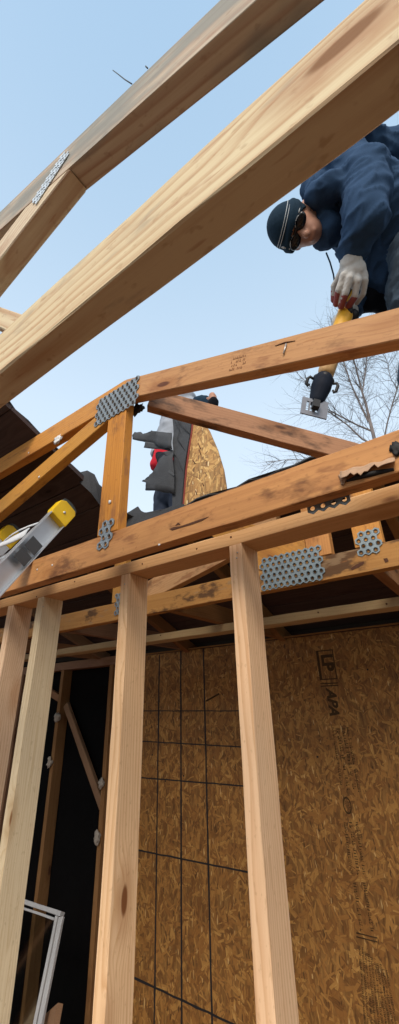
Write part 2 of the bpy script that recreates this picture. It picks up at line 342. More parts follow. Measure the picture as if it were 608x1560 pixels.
_m = t.n('MixShader', {0: 0.16, 1: t.n('BsdfTransparent', {0: (0.86, 0.88, 0.87, 1)}).outputs[0], 2: t.n('BsdfGlossy', {0: (0.8, 0.82, 0.84, 1), 'Roughness': 0.06}).outputs[0]}); t.t.links.new(_m.outputs[0], _o.inputs[0]); M_pane = t.m

# ================================================================== the setting
tag(boxo('ground', (-60, -40, -0.6), (60, 90, -0.05), M_soil), kind='structure')
tag(boxo('floor', (-5.0, -5.2, -0.045), (1.1, 1.62, 0.0), M_floor), kind='structure')

T, D = 0.038, 0.089
# ---- new stud wall in front: plate bottom at 2.40, front face in the plane y = 0
sw = thing('stud_wall', 'new pale lumber stud wall standing in front of the board wall', 'stud wall', (-1.2, 0.045, 0.0))
lumber('top_plate', (-3.9, D/2, 2.40+T/2), (0.62, D/2, 2.40+T/2), D, T, M_plate, sw, (0, 1, 0))
lumber('bottom_plate', (-3.9, D/2, T/2), (0.62, D/2, T/2), D, T, M_studp, sw, (0, 1, 0))
for x, m in ((-1.615, M_stud), (-1.411, M_studp), (-0.955, M_stud), (-0.538, M_stud), (-0.085, M_stud), (0.50, M_stud),
             (-2.03, M_studp), (-2.44, M_stud), (-2.85, M_studp), (-3.26, M_stud), (-3.67, M_studp)):
    if x == -0.085: continue                       # door opening
    lumber('stud', (x+T/2, D/2, T), (x+T/2, D/2, 2.3995), D, T, m, sw, (0, 1, 0), seg=34)

for u, v in ((217, 859), (114, 886), (56, 909), (490, 765), (352, 818), (300, 836)):
    p = aty(u, v, 0.0); tube('nail', [(p.x, 0.0005, p.z), (p.x, -0.0012, p.z)], 0.0026, M_gouge, sw, 8)
for u, v in ((14, 931), (190, 890), (362, 842), (361, 850), (66, 924)):
    p = aty(u, v, 0.0); tube('nail', [(p.x, 0.0005, p.z), (p.x, -0.0012, p.z)], 0.0022, M_steel, sw, 8)
# ---- punched metal connector plate: hexagon cells, each with a rimmed hole
def hexplate(name, cx, cz, w, h, y, mat, parent, pitch=0.0235, tilt=0.0, hole=0.265, face=-1, skew=0.0):
    """lies in a y = const plane, facing -y"""
    bm = bmesh.new(); R = pitch/math.sqrt(3); nr = max(1, round(h/(1.5*R))); nc = max(1, round(w/pitch))
    for j in range(nr):
        for i in range(nc):
            x = (i-(nc-1)/2)*pitch + (pitch/4 if j % 2 else -pitch/4) + skew*(j-(nr-1)/2); z = (j-(nr-1)/2)*1.5*R
            O = [bm.verts.new((x+R*math.sin(math.pi/3*k), 0.0, z+R*math.cos(math.pi/3*k))) for k in range(6)]
            a = [bm.verts.new((x+pitch*hole*1.22*math.sin(math.pi/6*k), 0.0, z+pitch*hole*1.22*math.cos(math.pi/6*k))) for k in range(12)]
            b = [bm.verts.new((x+pitch*hole*1.06*math.sin(math.pi/6*k), face*0.0022, z+pitch*hole*1.06*math.cos(math.pi/6*k))) for k in range(12)]
            c = [bm.verts.new((x+pitch*hole*0.94*math.sin(math.pi/6*k), face*-0.0005, z+pitch*hole*0.94*math.cos(math.pi/6*k))) for k in range(12)]
            for k in range(6):
                k2 = (k+1) % 6
                bm.faces.new((O[k], O[k2], a[(2*k+2) % 12], a[2*k+1], a[2*k]))
            for k in range(12):
                k2 = (k+1) % 12
                bm.faces.new((a[k], a[k2], b[k2], b[k])); bm.faces.new((b[k], b[k2], c[k2], c[k]))
    bmesh.ops.remove_doubles(bm, verts=bm.verts, dist=0.0004)
    bmesh.ops.recalc_face_normals(bm, faces=bm.faces)
    for v in bm.verts:                              # slightly buckled by hammering
        v.co.y += mnoise.noise(V((v.co.x*25, cx*9, v.co.z*25)))*0.0012
    me = bm_mesh(name, bm)
    mw = Matrix.Translation((cx, y+face*0.0028, cz)) @ Matrix.Rotation(tilt, 4, 'Y')
    o = link(name, me, mat, parent, mw)
    md = o.modifiers.new('thick', 'SOLIDIFY'); md.thickness = 0.0014; md.offset = 0
    return o

S1 = 0.35                                            # roof pitch of the side slope
def side_z(x): return 2.79 - S1*x
def truss_base(name, label, y, x0=-4.85, x1=1.0):
    return thing(name, label, 'roof truss', ((x0+x1)/2, y+T/2, 2.395))

# ---- truss over the stud wall
Y1 = -0.13
t1 = truss_base('roof_truss', 'old orange roof truss with flat ridge and king post above the stud wall', Y1)
lumber('bottom_chord', (-4.85, Y1+T/2, 2.4425), (1.05, Y1+T/2, 2.4425), 0.089, T, M_old, t1, seg=60, rough=0.0012)
member('top_chord', [(-3.05, 3.09), (-0.859, 3.09), (-0.864, 2.999), (-3.05, 2.999)], Y1, T, 0, M_old, t1)
member('top_chord', [(-0.8575, 3.09), (0.86, side_z(0.86)), (0.86, 2.489), (0.60, 2.489), (-0.8625, 2.999)], Y1, T, -math.atan(S1), M_old, t1)
member('top_chord', [(-3.0515, 3.09), (-3.0515, 2.999), (-4.5, 2.489), (-4.78, 2.489)], Y1, T, math.atan(S1), M_old, t1)
member('king_post', [(-0.935, 2.4885), (-0.845, 2.4885), (-0.845, 2.9905), (-0.864, 2.9975), (-0.935, 2.9975)], Y1, T, math.pi/2, M_old, t1)
member('web', [(-0.9365, 2.942), (-0.9365, 2.9975), (-1.0, 2.9975), (-2.6, 2.580), (-2.6, 2.4895)], Y1, T, math.atan(0.265), M_old, t1)
member('king_post', [(-3.065, 2.4885), (-2.975, 2.4885), (-2.975, 2.9975), (-3.065, 2.9975)], Y1, T, math.pi/2, M_old, t1)
hexplate('connector_plate', -0.896, 3.004, 0.222, 0.128, Y1, M_galv, t1, skew=0.0)
hexplate('connector_plate', -0.892, 2.486, 0.062, 0.098, Y1, M_galv, t1, pitch=0.026, tilt=rad(3))
a, b = aty(470, 771, Y1+T), aty(537, 751, Y1+T)
hexplate('connector_plate', (a.x+b.x)/2, 2.414, b.x-a.x, 0.055, Y1+T, M_galv2, t1, face=1)
# black clot of roofing cement under the peak
def clump(name, c, r, mat, parent, seed=0, squash=(1, 1, 1), amp=0.5, sub=3, freq=3.0):
    bm = bmesh.new(); bmesh.ops.create_icosphere(bm, subdivisions=sub, radius=1.0)
    for v in bm.verts:
        n = mnoise.noise(v.co*freq*0.6+V((seed, seed*2, 3))) + 0.6*mnoise.noise(v.co*freq*1.4+V((seed, 1, seed)))
        v.co *= (1+amp*n); v.co = V((v.co.x*squash[0], v.co.y*squash[1], v.co.z*squash[2]))*r
    return link(name, bm_mesh(name, bm), mat, parent, Matrix.Translation(V(c)), True)
p = aty(206, 622, Y1+T+0.005)
clump('roofing_cement', (p.x, Y1+T+0.012, p.z), 0.022, M_tar, t1, 4, (1.3, 0.6, 1.0), 0.8)
# loose paper shreds and a nail
p = aty(89, 671, Y1); clump('paper_shred', (p.x, Y1-0.004, p.z), 0.017, M_strap, t1, 9, (1.2, 0.25, 1.0), 0.9)
p = aty(168, 765, Y1); clump('paper_shred', (p.x, Y1-0.002, p.z), 0.006, M_strap, t1, 3, (1, 0.4, 1), 0.6, 2)
p = aty(60, 727, Y1); clump('paper_shred', (p.x, Y1-0.002, p.z), 0.005, M_strap, t1, 5, (1, 0.4, 1), 0.6, 2)
for (u, v) in ((57, 868), (80, 861), (44, 690), (243, 830)):
    p = aty(u, v, Y1); clump('paper_shred', (p.x, Y1-0.001, p.z), 0.0035, M_strap, t1, u, (1, 0.4, 1), 0.6, 2)
p0, p1 = aty(432, 539, Y1-0.004), aty(436, 524, Y1-0.0035); tube('nail', [p0, p1], 0.0022, M_steel, t1, 8)
p0, p1 = aty(419, 527, Y1-0.001), aty(450, 519, Y1-0.001); tube('split', [p0, (p0+p1)/2+V((0, 0, 0.003)), p1], [0.0008, 0.0022, 0.0006], M_gouge, t1, 6)
# gouges, torn strip with painted shade under it and tar patch on the bottom chord
def gouge_and_shade(pts, r, parent=t1, y=Y1, mat=None):
    P = [aty(u, v, y-0.0004) for u, v in pts]
    tube('gouge_and_shade', P, [r*(0.35+0.65*math.sin(math.pi*(i+0.5)/len(P))) for i in range(len(P))], mat or M_gouge, parent, 6)
def scar(pts, y, parent, mat=None):
    P = [aty(u, v, y-0.0012) for u, v in pts]; c_ = sum(P, V())/len(P); bm = bmesh.new()
    A_ = [bm.verts.new(p-c_) for p in P]; B_ = [bm.verts.new(p-c_+V((0, 0.002, 0))) for p in P]; k = len(P)
    bm.faces.new(A_); bm.faces.new(B_[::-1])
    for i in range(k): bm.faces.new((A_[i], B_[i], B_[(i+1) % k], A_[(i+1) % k]))
    link('gouge_and_shade', bm_mesh('gouge_and_shade', bm), mat or M_gouge, parent, Matrix.Translation(c_))
scar([(258, 806), (264, 803), (275, 801.5), (288, 797), (305, 791), (318, 787), (308, 793), (292, 799), (276, 803.5), (262, 808)], Y1, t1)
scar([(267, 801), (271, 796), (273, 797), (275, 800), (271, 799)], Y1, t1)
def sheet(name, grid, mat, parent, thick=0.0015, smooth=True):
    bm = bmesh.new(); o = V(grid[0][0]); rows = [[bm.verts.new(V(p)-o) for p in r] for r in grid]
    for i in range(len(rows)-1):
        for j in range(len(rows[0])-1): bm.faces.new((rows[i][j], rows[i][j+1], rows[i+1][j+1], rows[i+1][j]))
    ob = link(name, bm_mesh(name, bm), mat, parent, Matrix.Translation(o), smooth)
    md = ob.modifiers.new('thick', 'SOLIDIFY'); md.thickness = thick; md.offset = 0
    return ob
rs_ = random.Random(11); g = []
for k in range(6):
    f = k/5; row = []
    for i in range(17):
        h_ = i/16; u = 518+h_*84
        vt = 718-h_*21+1.2*math.sin(h_*19); vb = vt+(15-8*h_)*(0.75+0.5*mnoise.noise(V((h_*9, 3, 0)))) + 5*mnoise.noise(V((h_*23, 7, 1)))*f
        row.append(aty(u, vt*(1-f)+vb*f, Y1-0.0006-0.020*f*f*(0.35+0.65*abs(math.sin(h_*5+0.5)))))
    g.append(row)
sheet('torn_strip', g, M_peel, t1, 0.0012)
p = aty(523, 729, Y1); clump('torn_strip', (p.x, Y1-0.002, p.z), 0.009, M_peel, t1, 2, (0.7, 0.35, 1.3), 0.9)
P_ = [aty(u, v, Y1-0.0005) for u, v in ((528, 733), (545, 727), (570, 721), (600, 715))]; tube('gouge_and_shade', P_, [0.002, 0.006, 0.006, 0.003], M_tar, t1, 6)  # black tube painting the shade of the hollow under the torn strip
p = aty(602, 684, Y1); clump('tar_patch', (p.x, Y1-0.002, p.z), 0.011, M_tar, t1, 12, (0.8, 0.15, 1.3), 0.7)
# grade stamp on the sloping chord: rows of worn print
def printed_rows(name, mw, w, h, rows, mat, parent, seed, dens=0.75, thick=0.0006):
    rn = random.Random(seed); bm = bmesh.new(); rh = h/rows
    for j in range(rows):
        x = 0.0
        while x < w:
            cw = rh*rn.uniform(0.25, 0.6)
            if rn.random() < dens:
                y0 = j*rh+rh*0.12; y1 = j*rh+rh*rn.uniform(0.55, 0.85)
                if rn.random() < 0.5: box_bm(bm, (x, y0, 0), (x+cw*0.35, y1, thick))
                else:
                    box_bm(bm, (x, y0, 0), (x+cw*0.8, y0+rh*0.2, thick)); box_bm(bm, (x, y0+rh*0.32, 0), (x+cw*0.3, y1, thick))
            x += cw
    return link(name, bm_mesh(name, bm), mat, parent, mw)
p = aty(349, 571, Y1)
mw = Matrix.Translation((p.x, Y1, p.z)) @ Matrix(((math.cos(-0.336), 0, -math.sin(0.336)*-1, 0), (0, 0, -1, 0), (math.sin(-0.336), 1, 0, 0), (0, 0, 0, 1)))
mw = frame((p.x, Y1, p.z+0.012), (math.cos(0.336), 0, -math.sin(0.336)), (0, -1, 0))
printed_rows('grade_stamp', mw, 0.052, 0.05, 4, M_ink2, t1, 3)

# ---- hip rafter leaving the truss corner
hd = V((1.08, 1.0, -0.39)); h0 = V((-0.86, -0.09, 3.043)) + hd*0.045
hr = lumber('hip_rafter', h0, h0+hd*1.62, 0.084, T, M_old2, None, (0, 0, 1), seg=30)
tag(hr, 'brown hip rafter slanting away from the truss peak behind the king post', 'rafter')
p = h0+hd*0.56
for k in range(4): tube('bent_nail', [aty(503+k*5, 684-k*1.5, p.y-0.01-0.02*k), aty(507+k*4, 683-k*2, p.y-0.035-0.02*k)], 0.0022, M_steel, hr, 6)

# ---- truss overhead, nearest the camera
Y0 = -0.72
t0 = truss_base('roof_truss', 'pale weathered roof truss overhead, nearest the camera and cropped by the frame', Y0)
lumber('bottom_chord', (-4.85, Y0+T/2, 2.4365), (1.05, Y0+T/2, 2.4365), 0.0905, T, M_rafter, t0, seg=90, rough=0.0009)
def b_top(x): return 2.767 - 0.352*x
member('top_chord', [(-1.6, b_top(-1.6)), (0.80, b_top(0.80)), (0.80, 2.484), (0.53, 2.484), (-0.359, 2.798), (-0.496, 2.8465), (-1.6, b_top(-1.6)-0.094)], Y0, T, -math.atan(0.352), M_mold, t0)
member('web', [(-0.3605, 2.7965), (-0.4975, 2.8448), (-0.578, 2.823), (-1.55, 2.545), (-1.55, 2.484), (-1.44, 2.484)], Y0, T, math.atan(0.29), M_rafter, t0)
member('web', [(-0.800, 2.845), (-0.755, 2.848), (-0.382, 2.4830), (-0.436, 2.4830)], Y0+0.039, T, -math.atan(0.97), M_rafter, t0)
# toothed strip plate at the joint
pc_, pu = V((-0.4195, 0, 2.8418)), V((0.079, 0, 0.0585)).normalized(); pw = V((-pu.z, 0, pu.x))
mwp = frame(pc_+V((0, Y0-0.001, 0)), pu, V((0, -1, 0)))
bm = bmesh.new()
for i in range(7):
    for j in range(4):
        x = (i-3)*0.0142+(0.002 if j % 2 else -0.002); y = (j-1.5)*0.0105
        box_bm(bm, (x-0.0068, y-0.0053, 0), (x-0.0015, y+0.0052, 0.0016)); box_bm(bm, (x-0.0012, y-0.0038, 0), (x+0.0062, y+0.0036, 0.0009))
link('connector_plate', bm_mesh('connector_plate', bm), M_strapm, t0, mwp)
a = aty(201, 128, Y0+0.01); tube('wire', [a, a+(aty(190, 121, Y0+0.01)-a), aty(180, 113, Y0+0.01), aty(172, 107, Y0+0.01)], [0.0009, 0.0009, 0.0008, 0.0007], M_rubber, t0, 6)
tube('nail', [aty(225, 104, Y0+0.02), aty(222, 101, Y0+0.02)], 0.0011, M_rubber, t0, 6)

# ---- truss behind the stud wall
Y2 = 0.45
t2 = truss_base('roof_truss', 'stained roof truss seen behind the stud wall top plate with punched metal plates', Y2)
lumber('bottom_chord', (-4.85, Y2+T/2, 2.4295), (1.05, Y2+T/2, 2.4295), 0.084, T, M_rot, t2, seg=60, rough=0.0012)
member('top_chord', [(-3.3, 2.862), (-0.27, 2.862), (-0.27, 2.775), (-3.3, 2.775)], Y2, T, 0, M_old2, t2)
member('web', [(-0.49, 2.4735), (-0.402, 2.4735), (-0.402, 2.773), (-0.49, 2.773)], Y2, T, math.pi/2, M_old, t2)
member('web', [(-0.4915, 2.4735), (-0.70, 2.4735), (-1.0, 2.773), (-0.90, 2.773), (-0.4915, 2.56)], Y2, T, -0.7, M_old, t2)
member('king_post', [(-0.322, 2.4735), (-0.232, 2.4735), (-0.232, 2.773), (-0.322, 2.773)], Y2, T, math.pi/2, M_old, t2)
member('web', [(-1.235, 2.4735), (-1.41, 2.4735), (-1.41, 2.53), (-0.95, 2.64), (-0.6, 2.73), (-0.62, 2.62), (-0.90, 2.553)], Y2+0.0392, T, 0.22, M_old, t2)
member('king_post', [(-1.496, 2.4735), (-1.415, 2.4735), (-1.415, 2.773), (-1.496, 2.773)], Y2, T, math.pi/2, M_old, t2)
hexplate('connector_plate', -0.557, 2.452, 0.236, 0.122, Y2, M_galv2, t2)
hexplate('connector_plate', -0.276, 2.484, 0.066, 0.072, Y2, M_galv2, t2)
hexplate('connector_plate', -1.44, 2.462, 0.05, 0.11, Y2, M_galv, t2)
scar([(534, 866), (541, 861), (554, 855), (555, 858), (547, 864), (536, 869)], Y2, t2); scar([(584, 851), (590, 850), (592, 855), (587, 857)], Y2, t2)

# ---- jack ties running to the board wall, the furring strip under them
for k, (x, lb) in enumerate(((-0.276, 'brown jack rafter tie running back at the right, beside the small metal plate'),
                            (-1.144, 'brown jack rafter tie running back right of the middle stud'),
                            (-1.885, 'brown jack rafter tie running back between the left studs'),
                            (-2.75, 'brown jack rafter tie running back above the dark framed opening'))):
    j = thing('jack_rafter', lb, 'rafter', (x, 1.0, 2.39), 'jack rafters behind the stud wall')
    lumber('tie', (x, Y2+T+0.002, 2.4305), (x, 1.66, 2.4305), 0.085, T, M_dim, j)
    lumber('rafter', (x+0.04, Y2+T+0.002, 2.80), (x+0.04, 1.70, 2.80-0.39*(1.70-Y2-T)), 0.075, T, M_dim, j)
fs = lumber('furring_strip', (-2.95, 0.9125, 2.368), (0.95, 0.9125, 2.368), 0.089, 0.037, M_strip, None, (0, 1, 0), seg=60)
tag(fs, 'pale furring strip running level under the ceiling in front of the board wall', 'furring strip')
for u, v in ((485, 933), (589, 920), (245, 968)):
    p = aty(u, v, 0.868); tube('nail', [(p.x, 0.8675, p.z), (p.x, 0.865, p.z)], 0.0035, M_gouge, fs, 8)

# ---- remaining roof sheathing: hip end slope and side slope
HS = 0.39
def hip_z(y): return 3.092 - HS*(y+0.13)              # underside of the boards
rd = thing('roof_deck', 'dark plank underside of the remaining roof beyond the trusses', 'roof', (-1.6, 1.0, 2.4))
hn = V((0, -1, HS)).normalized(); hs = V((0, 1, -HS)).normalized(); hup = hs.cross(V((-1, 0, 0))).normalized()
hup = V((0, HS, 1)).normalized()
y = -0.95; bw = 0.138
rnd = random.Random(3)
while y < 1.80:
    y2 = min(y+bw, 1.80)
    if y < 0.46: xr = -1.407
    else: xr = -0.86 + 1.08*(y+0.13)
    if y < 0.475 < y2: y2 = 0.475
    L0 = -4.2
    cy = (y+y2)/2; wv = (y2-y)*math.sqrt(1+HS*HS)-0.0035
    mw = frame((0, cy, hip_z(cy)+0.011), (1, 0, 0), hup)
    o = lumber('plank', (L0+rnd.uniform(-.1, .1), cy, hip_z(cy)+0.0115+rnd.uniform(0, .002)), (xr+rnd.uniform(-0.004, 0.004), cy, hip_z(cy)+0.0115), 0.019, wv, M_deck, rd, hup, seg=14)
    y = y2
# side slope boards run along y
x = -0.86+1.08*0.58; sup = V((S1, 0, 1)).normalized()
while x < 1.25:
    y0 = max(0.58, (x+0.86)/1.08-0.13+0.02)
    if y0 < 1.7:
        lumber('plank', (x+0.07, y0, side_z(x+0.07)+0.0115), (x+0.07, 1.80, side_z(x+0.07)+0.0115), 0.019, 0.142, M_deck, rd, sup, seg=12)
    x += 0.138
# torn felt on top of the boards, ragged along the cut
def felt(name, pts, mat=M_felt, t=0.006, parent=None):
    """pts on the hip slope as (x, y)"""
    bm = bmesh.new()
    A = [bm.verts.new((px_, py_, hip_z(py_)+0.024+mnoise.noise(V((px_*7, py_*7, 1)))*0.004+t)) for px_, py_ in pts]
    B = [bm.verts.new(v.co-V((0, 0, t))) for v in A]; k = len(pts)
    bm.faces.new(A); bm.faces.new(B[::-1])
    for i in range(k): bm.faces.new((A[i], B[i], B[(i+1) % k], A[(i+1) % k]))
    bmesh.ops.triangulate(bm, faces=[f for f in bm.faces if len(f.verts) > 4])
    return link(name, bm_mesh(name, bm), mat, parent)
rn = random.Random(5)
edge = [(-1.402+rn.uniform(-0.012, 0.012), -0.9+i*0.06) for i in range(22)]
felt('felt', [(-4.2, -0.95)] + edge + [(-1.35, 0.452), (-4.2, 0.452)], parent=rd)
edge = [(-1.405+i*0.07, 0.470+rn.uniform(-0.010, 0.014)) for i in range(17)]
felt('felt', edge + [(-0.22, 0.56), (1.1, 1.78), (-4.2, 1.82), (-4.2, 0.49), (-1.5, 0.49)], parent=rd)
# ragged felt flaps standing up at the cut, traced on the plane of the cut
def flap(name, pts, y, dz, mat, parent, t=0.006, bulge=0.02, seed=1):
    P = [aty(u, v, y) for u, v in pts]; c = sum(P, V())/len(P); bm = bmesh.new()
    P = [p + V((0, bulge*mnoise.noise(p*6+V((seed, 0, 0))), 0)) for p in P]
    A = [bm.verts.new(p-c) for p in P]; B = [bm.verts.new(p-c+V((0.0, t, 0.0))) for p in P]; k = len(P)
    bm.faces.new(A); bm.faces.new(B[::-1])
    for i in range(k): bm.faces.new((A[i], B[i], B[(i+1) % k], A[(i+1) % k]))
    bmesh.ops.triangulate(bm, faces=[f for f in bm.faces if len(f.verts) > 4])
    return link(name, bm_mesh(name, bm), mat, parent, Matrix.Translation(c))
flap('felt', [(108, 716), (118, 719), (132, 716), (143, 722), (147, 734), (156, 742), (160, 760), (152, 770), (140, 752), (122, 735)], 0.14, 0, M_felt, rd, seed=2)
flap('felt', [(190, 812), (193, 782), (199, 778), (209, 771), (213, 777), (219, 780), (217, 784), (228, 781), (245, 777), (262, 772), (280, 768), (282, 785), (240, 796)], 0.436, 0, M_felt, rd, bulge=0.008, seed=3)
p = aty(150, 752, 0.2); clump('paper_shred', p, 0.012, M_strap, rd, 6, (1.2, 0.4, 0.6), 0.5, 2)

# ---- board wall at the back
YB = 1.50
ow = thing('board_wall', 'brown oriented strand board wall behind the studs, lined and stamped', 'wall', (-1.2, YB+0.006, 0.0))
def osb_sheet(x0, x1, z0=0.012, z1=2.378):
    mw = frame(((x0+x1)/2, YB, (z0+z1)/2), (1, 0, 0), (0, -1, 0)); w, h = (x1-x0)/2, (z1-z0)/2
    return slab('board', [(-w, -h), (w, -h), (w, h), (-w, h)], mw, 0.011, M_osb, ow, 0.0012)
shL = osb_sheet(-2.42, -1.2515); shR = osb_sheet(-1.2485, 0.02); shQ = osb_sheet(0.023, 1.05)
lumber('bottom_plate', (-2.5, YB+0.011+D/2+0.001, T/2), (1.05, YB+0.011+D/2+0.001, T/2), D, T, M_dim, ow, (0, 1, 0))
for x in (-2.36, -1.95, -1.55, -1.25, -0.84, -0.43, 0.02, 0.43, 1.0):
    lumber('stud', (x, YB+0.012+D/2, T+0.001), (x, YB+0.012+D/2, 2.34), D, T, M_dim, ow, (0, 1, 0), seg=6)
lumber('top_plate', (-2.5, YB+0.012+D/2, 2.361), (1.05, YB+0.012+D/2, 2.361), D, T, M_dim, ow, (0, 1, 0))
lumber('edge_trim', (-2.42, YB-0.006, 2.386), (1.05, YB-0.006, 2.386), 0.008, 0.016, M_dim, ow)
# black chalk-box lines on the left sheet, drawn thick and a little unsteady
def line_strip(u0, v0, u1, v1, w, seed):
    A, B = aty(u0, v0, YB), aty(u1, v1, YB); n = 26; bm = bmesh.new(); d = (B-A).normalized(); s = V((-d.z, 0, d.x))
    L, Rr = [], []
    for i in range(n+1):
        p = A.lerp(B, i/n); j = mnoise.noise(V((i*0.5, seed, 0)))*0.0025; ww = w*(0.75+0.5*abs(mnoise.noise(V((i*0.9, seed, 4)))))
        L.append(bm.verts.new(p+s*(j+ww/2)+V((0, -0.0016, 0))-A)); Rr.append(bm.verts.new(p+s*(j-ww/2)+V((0, -0.0016, 0))-A))
    for i in range(n): bm.faces.new((L[i], L[i+1], Rr[i+1], Rr[i]))
    o = link('marker_line', bm_mesh('marker_line', bm), M_tar, shL, Matrix.Translation(A))
    md = o.modifiers.new('thick', 'SOLIDIFY'); md.thickness = 0.0012
for k, q in enumerate(((243, 998, 235, 1570, .012), (275.5, 992, 277, 1570, .014), (310, 988, 323.5, 1570, .013),
                       (200, 1083, 372, 1083, .007), (195, 1128, 378, 1138.5, .008), (195, 1183, 385, 1198.5, .009), (180, 1289, 395, 1332, .010), (180, 1478, 410, 1586, .011))):
    line_strip(*q, k)
gA = [aty(u, v, YB-0.001) for u, v in ((314, 1068), (334, 1057))]; tube('marker_line', gA, 0.005, M_ink, shL, 6)
# printed panel stamp on the right sheet
def text(s, origin, size, mat, parent, shear=0.0, xdir=(0, 0, -1), ydir=(1, 0, 0), bold=0.0):
    cu = bpy.data.curves.new('text', 'FONT'); cu.body = s; cu.size = size; cu.extrude = 0.0004; cu.shear = shear; cu.offset = bold
    ob = bpy.data.objects.new('text', cu); col.objects.link(ob)
    dg = bpy.context.evaluated_depsgraph_get(); me = bpy.data.meshes.new_from_object(ob.evaluated_get(dg))
    bpy.data.objects.remove(ob)
    X, Y = V(xdir), V(ydir); m = Matrix((X, Y, X.cross(Y))).transposed().to_4x4(); m.translation = V(origin)
    return link('lettering', me, mat, parent, m)
yS = YB-0.0008
text('LP', (-0.876, yS, 2.268), 0.088, M_ink, shR, bold=0.004)
def frame_lines(x0, x1, z0, z1, w):
    bm = bmesh.new()
    box_bm(bm, (x0, yS-0.0008, z0), (x0+w*2.4, yS, z1)); box_bm(bm, (x1-w, yS-0.0008, z0), (x1, yS, z1))
    box_bm(bm, (x0, yS-0.0007, z1), (x1, yS, z1+w))
    for dz in (0, -0.022, -0.034): box_bm(bm, (x0, yS-0.0007, z0+dz-w), (x1, yS, z0+dz))
    link('lettering', bm_mesh('lettering', bm), M_ink, shR)
frame_lines(-0.905, -0.805, 2.140, 2.285, 0.006)
text('APA', (-0.875, yS, 2.090), 0.072, M_ink, shR, shear=0.3, bold=0.003)
def osb_print(u0, v0, u1, v1, w, rows, seed, dens=0.8):
    A, B = aty(u0, v0, YB-0.0006), aty(u1, v1, YB-0.0006); d = (B-A)
    m = frame(A, d, (0, -1, 0))
    printed_rows('lettering', m, d.length, w, rows, M_ink, shR, seed, dens, 0.0005)
osb_print(505, 1108, 518, 1196, 0.018, 1, 1, 0.9); osb_print(512, 1110, 528, 1206, 0.026, 1, 11, 0.7); osb_print(520, 1110, 538, 1206, 0.026, 1, 12, 0.7)
osb_print(527, 1108, 545, 1206, 0.022, 1, 13, 0.8)
osb_print(523, 1252, 533, 1330, 0.020, 1, 14, 0.9); osb_print(531, 1252, 543, 1330, 0.022, 1, 15, 0.9); osb_print(541, 1252, 552, 1330, 0.020, 1, 16, 0.9)
osb_print(537, 1345, 548, 1418, 0.022, 1, 17, 0.9); osb_print(552, 1345, 564, 1418, 0.022, 1, 18, 0.9)
bm = bmesh.new(); c0 = aty(529, 1227, yS)
for k in range(24):
    a0, a1 = 2*math.pi*k/24, 2*math.pi*(k+1)/24
    bm.faces.new([bm.verts.new((0.021*r_*math.cos(a_), 0, 0.036*r_*math.sin(a_))) for r_, a_ in ((1, a0), (1, a1), (0.78, a1), (0.78, a0))])
o = link('lettering', bm_mesh('lettering', bm), M_ink, shR, Matrix.Translation(c0)); md = o.modifiers.new('thick', 'SOLIDIFY'); md.thickness = 0.0006
osb_print(523, 1216, 531, 1240, 0.024, 2, 21, 0.9)
for k in range(5):
    osb_print(546+k*9, 1440+k*9, 556+k*11, 1580, 0.026, 2, 31+k, 0.95)
for dv in (0, 6): tube('lettering', [aty(543, 1421+dv, yS), aty(575, 1429+dv, yS)], 0.0022, M_ink, shR, 5)
# dark nail holes in the boards
for u, v in ((484, 1153), (232, 1150), (280, 1182), (560, 1020), (252, 1190)):
    p = aty(u, v, YB); tube('nail', [(p.x, YB-0.0008, p.z), (p.x, YB+0.001, p.z)], 0.005, M_tar, shR if u > 400 else shL, 10)

# ---- old framed wall with black building paper, left of the board wall
YF = 1.45
fw_ = thing('framed_wall', 'old dusty stud framing over black building paper at the far left', 'wall', (-3.5, YF+0.05, 0.0))
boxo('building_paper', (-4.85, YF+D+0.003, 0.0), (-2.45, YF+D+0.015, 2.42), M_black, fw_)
lumber('header', (-4.7, YF+D/2, 2.364), (-2.46, YF+D/2, 2.364), 0.064, D, M_dim, fw_)
lumber('bottom_plate', (-4.7, YF+D/2, T/2), (-2.46, YF+D/2, T/2), D, T, M_dim, fw_, (0, 1, 0))
for x in (-3.175, -2.565, -3.78, -4.4):
    lumber('post', (x, YF+D/2, T+0.001), (x, YF+D/2, 2.331), D, T, M_dim, fw_, (0, 1, 0), seg=20)
lumber('brace', (-3.13, YF+0.045, 2.06), (-2.60, YF+0.045, 1.40), 0.055, 0.03, M_dim, fw_, (1, 0, 1))
lumber('brace', (-3.195, YF+0.045, 2.10), (-3.75, YF+0.045, 2.75-0.45), 0.055, 0.03, M_dim, fw_, (1, 0, -1))
foam_l = ('round dirty foam lump on the dark post, highest of the four', 'ragged foam lump on the left dark post, below the round one',
          'off white foam lump on the dark post beside the middle stud', 'torn foam lump lowest on the dark post beside the middle stud')
for k, (x, z, r_) in enumerate(((-3.155, 1.965, 0.034), (-3.185, 1.645, 0.025), (-2.572, 1.55, 0.022), (-2.572, 1.245, 0.026))):
    o = clump('foam_lump', (x, YF-0.014, z), r_, M_foam, None, 20+k*3, (1.0, 0.6, 1.0 if k < 1 else 1.35), 0.35 if k == 0 else 0.7)
    tag(o, foam_l[k], 'foam lump', 'foam lumps on the dark posts')

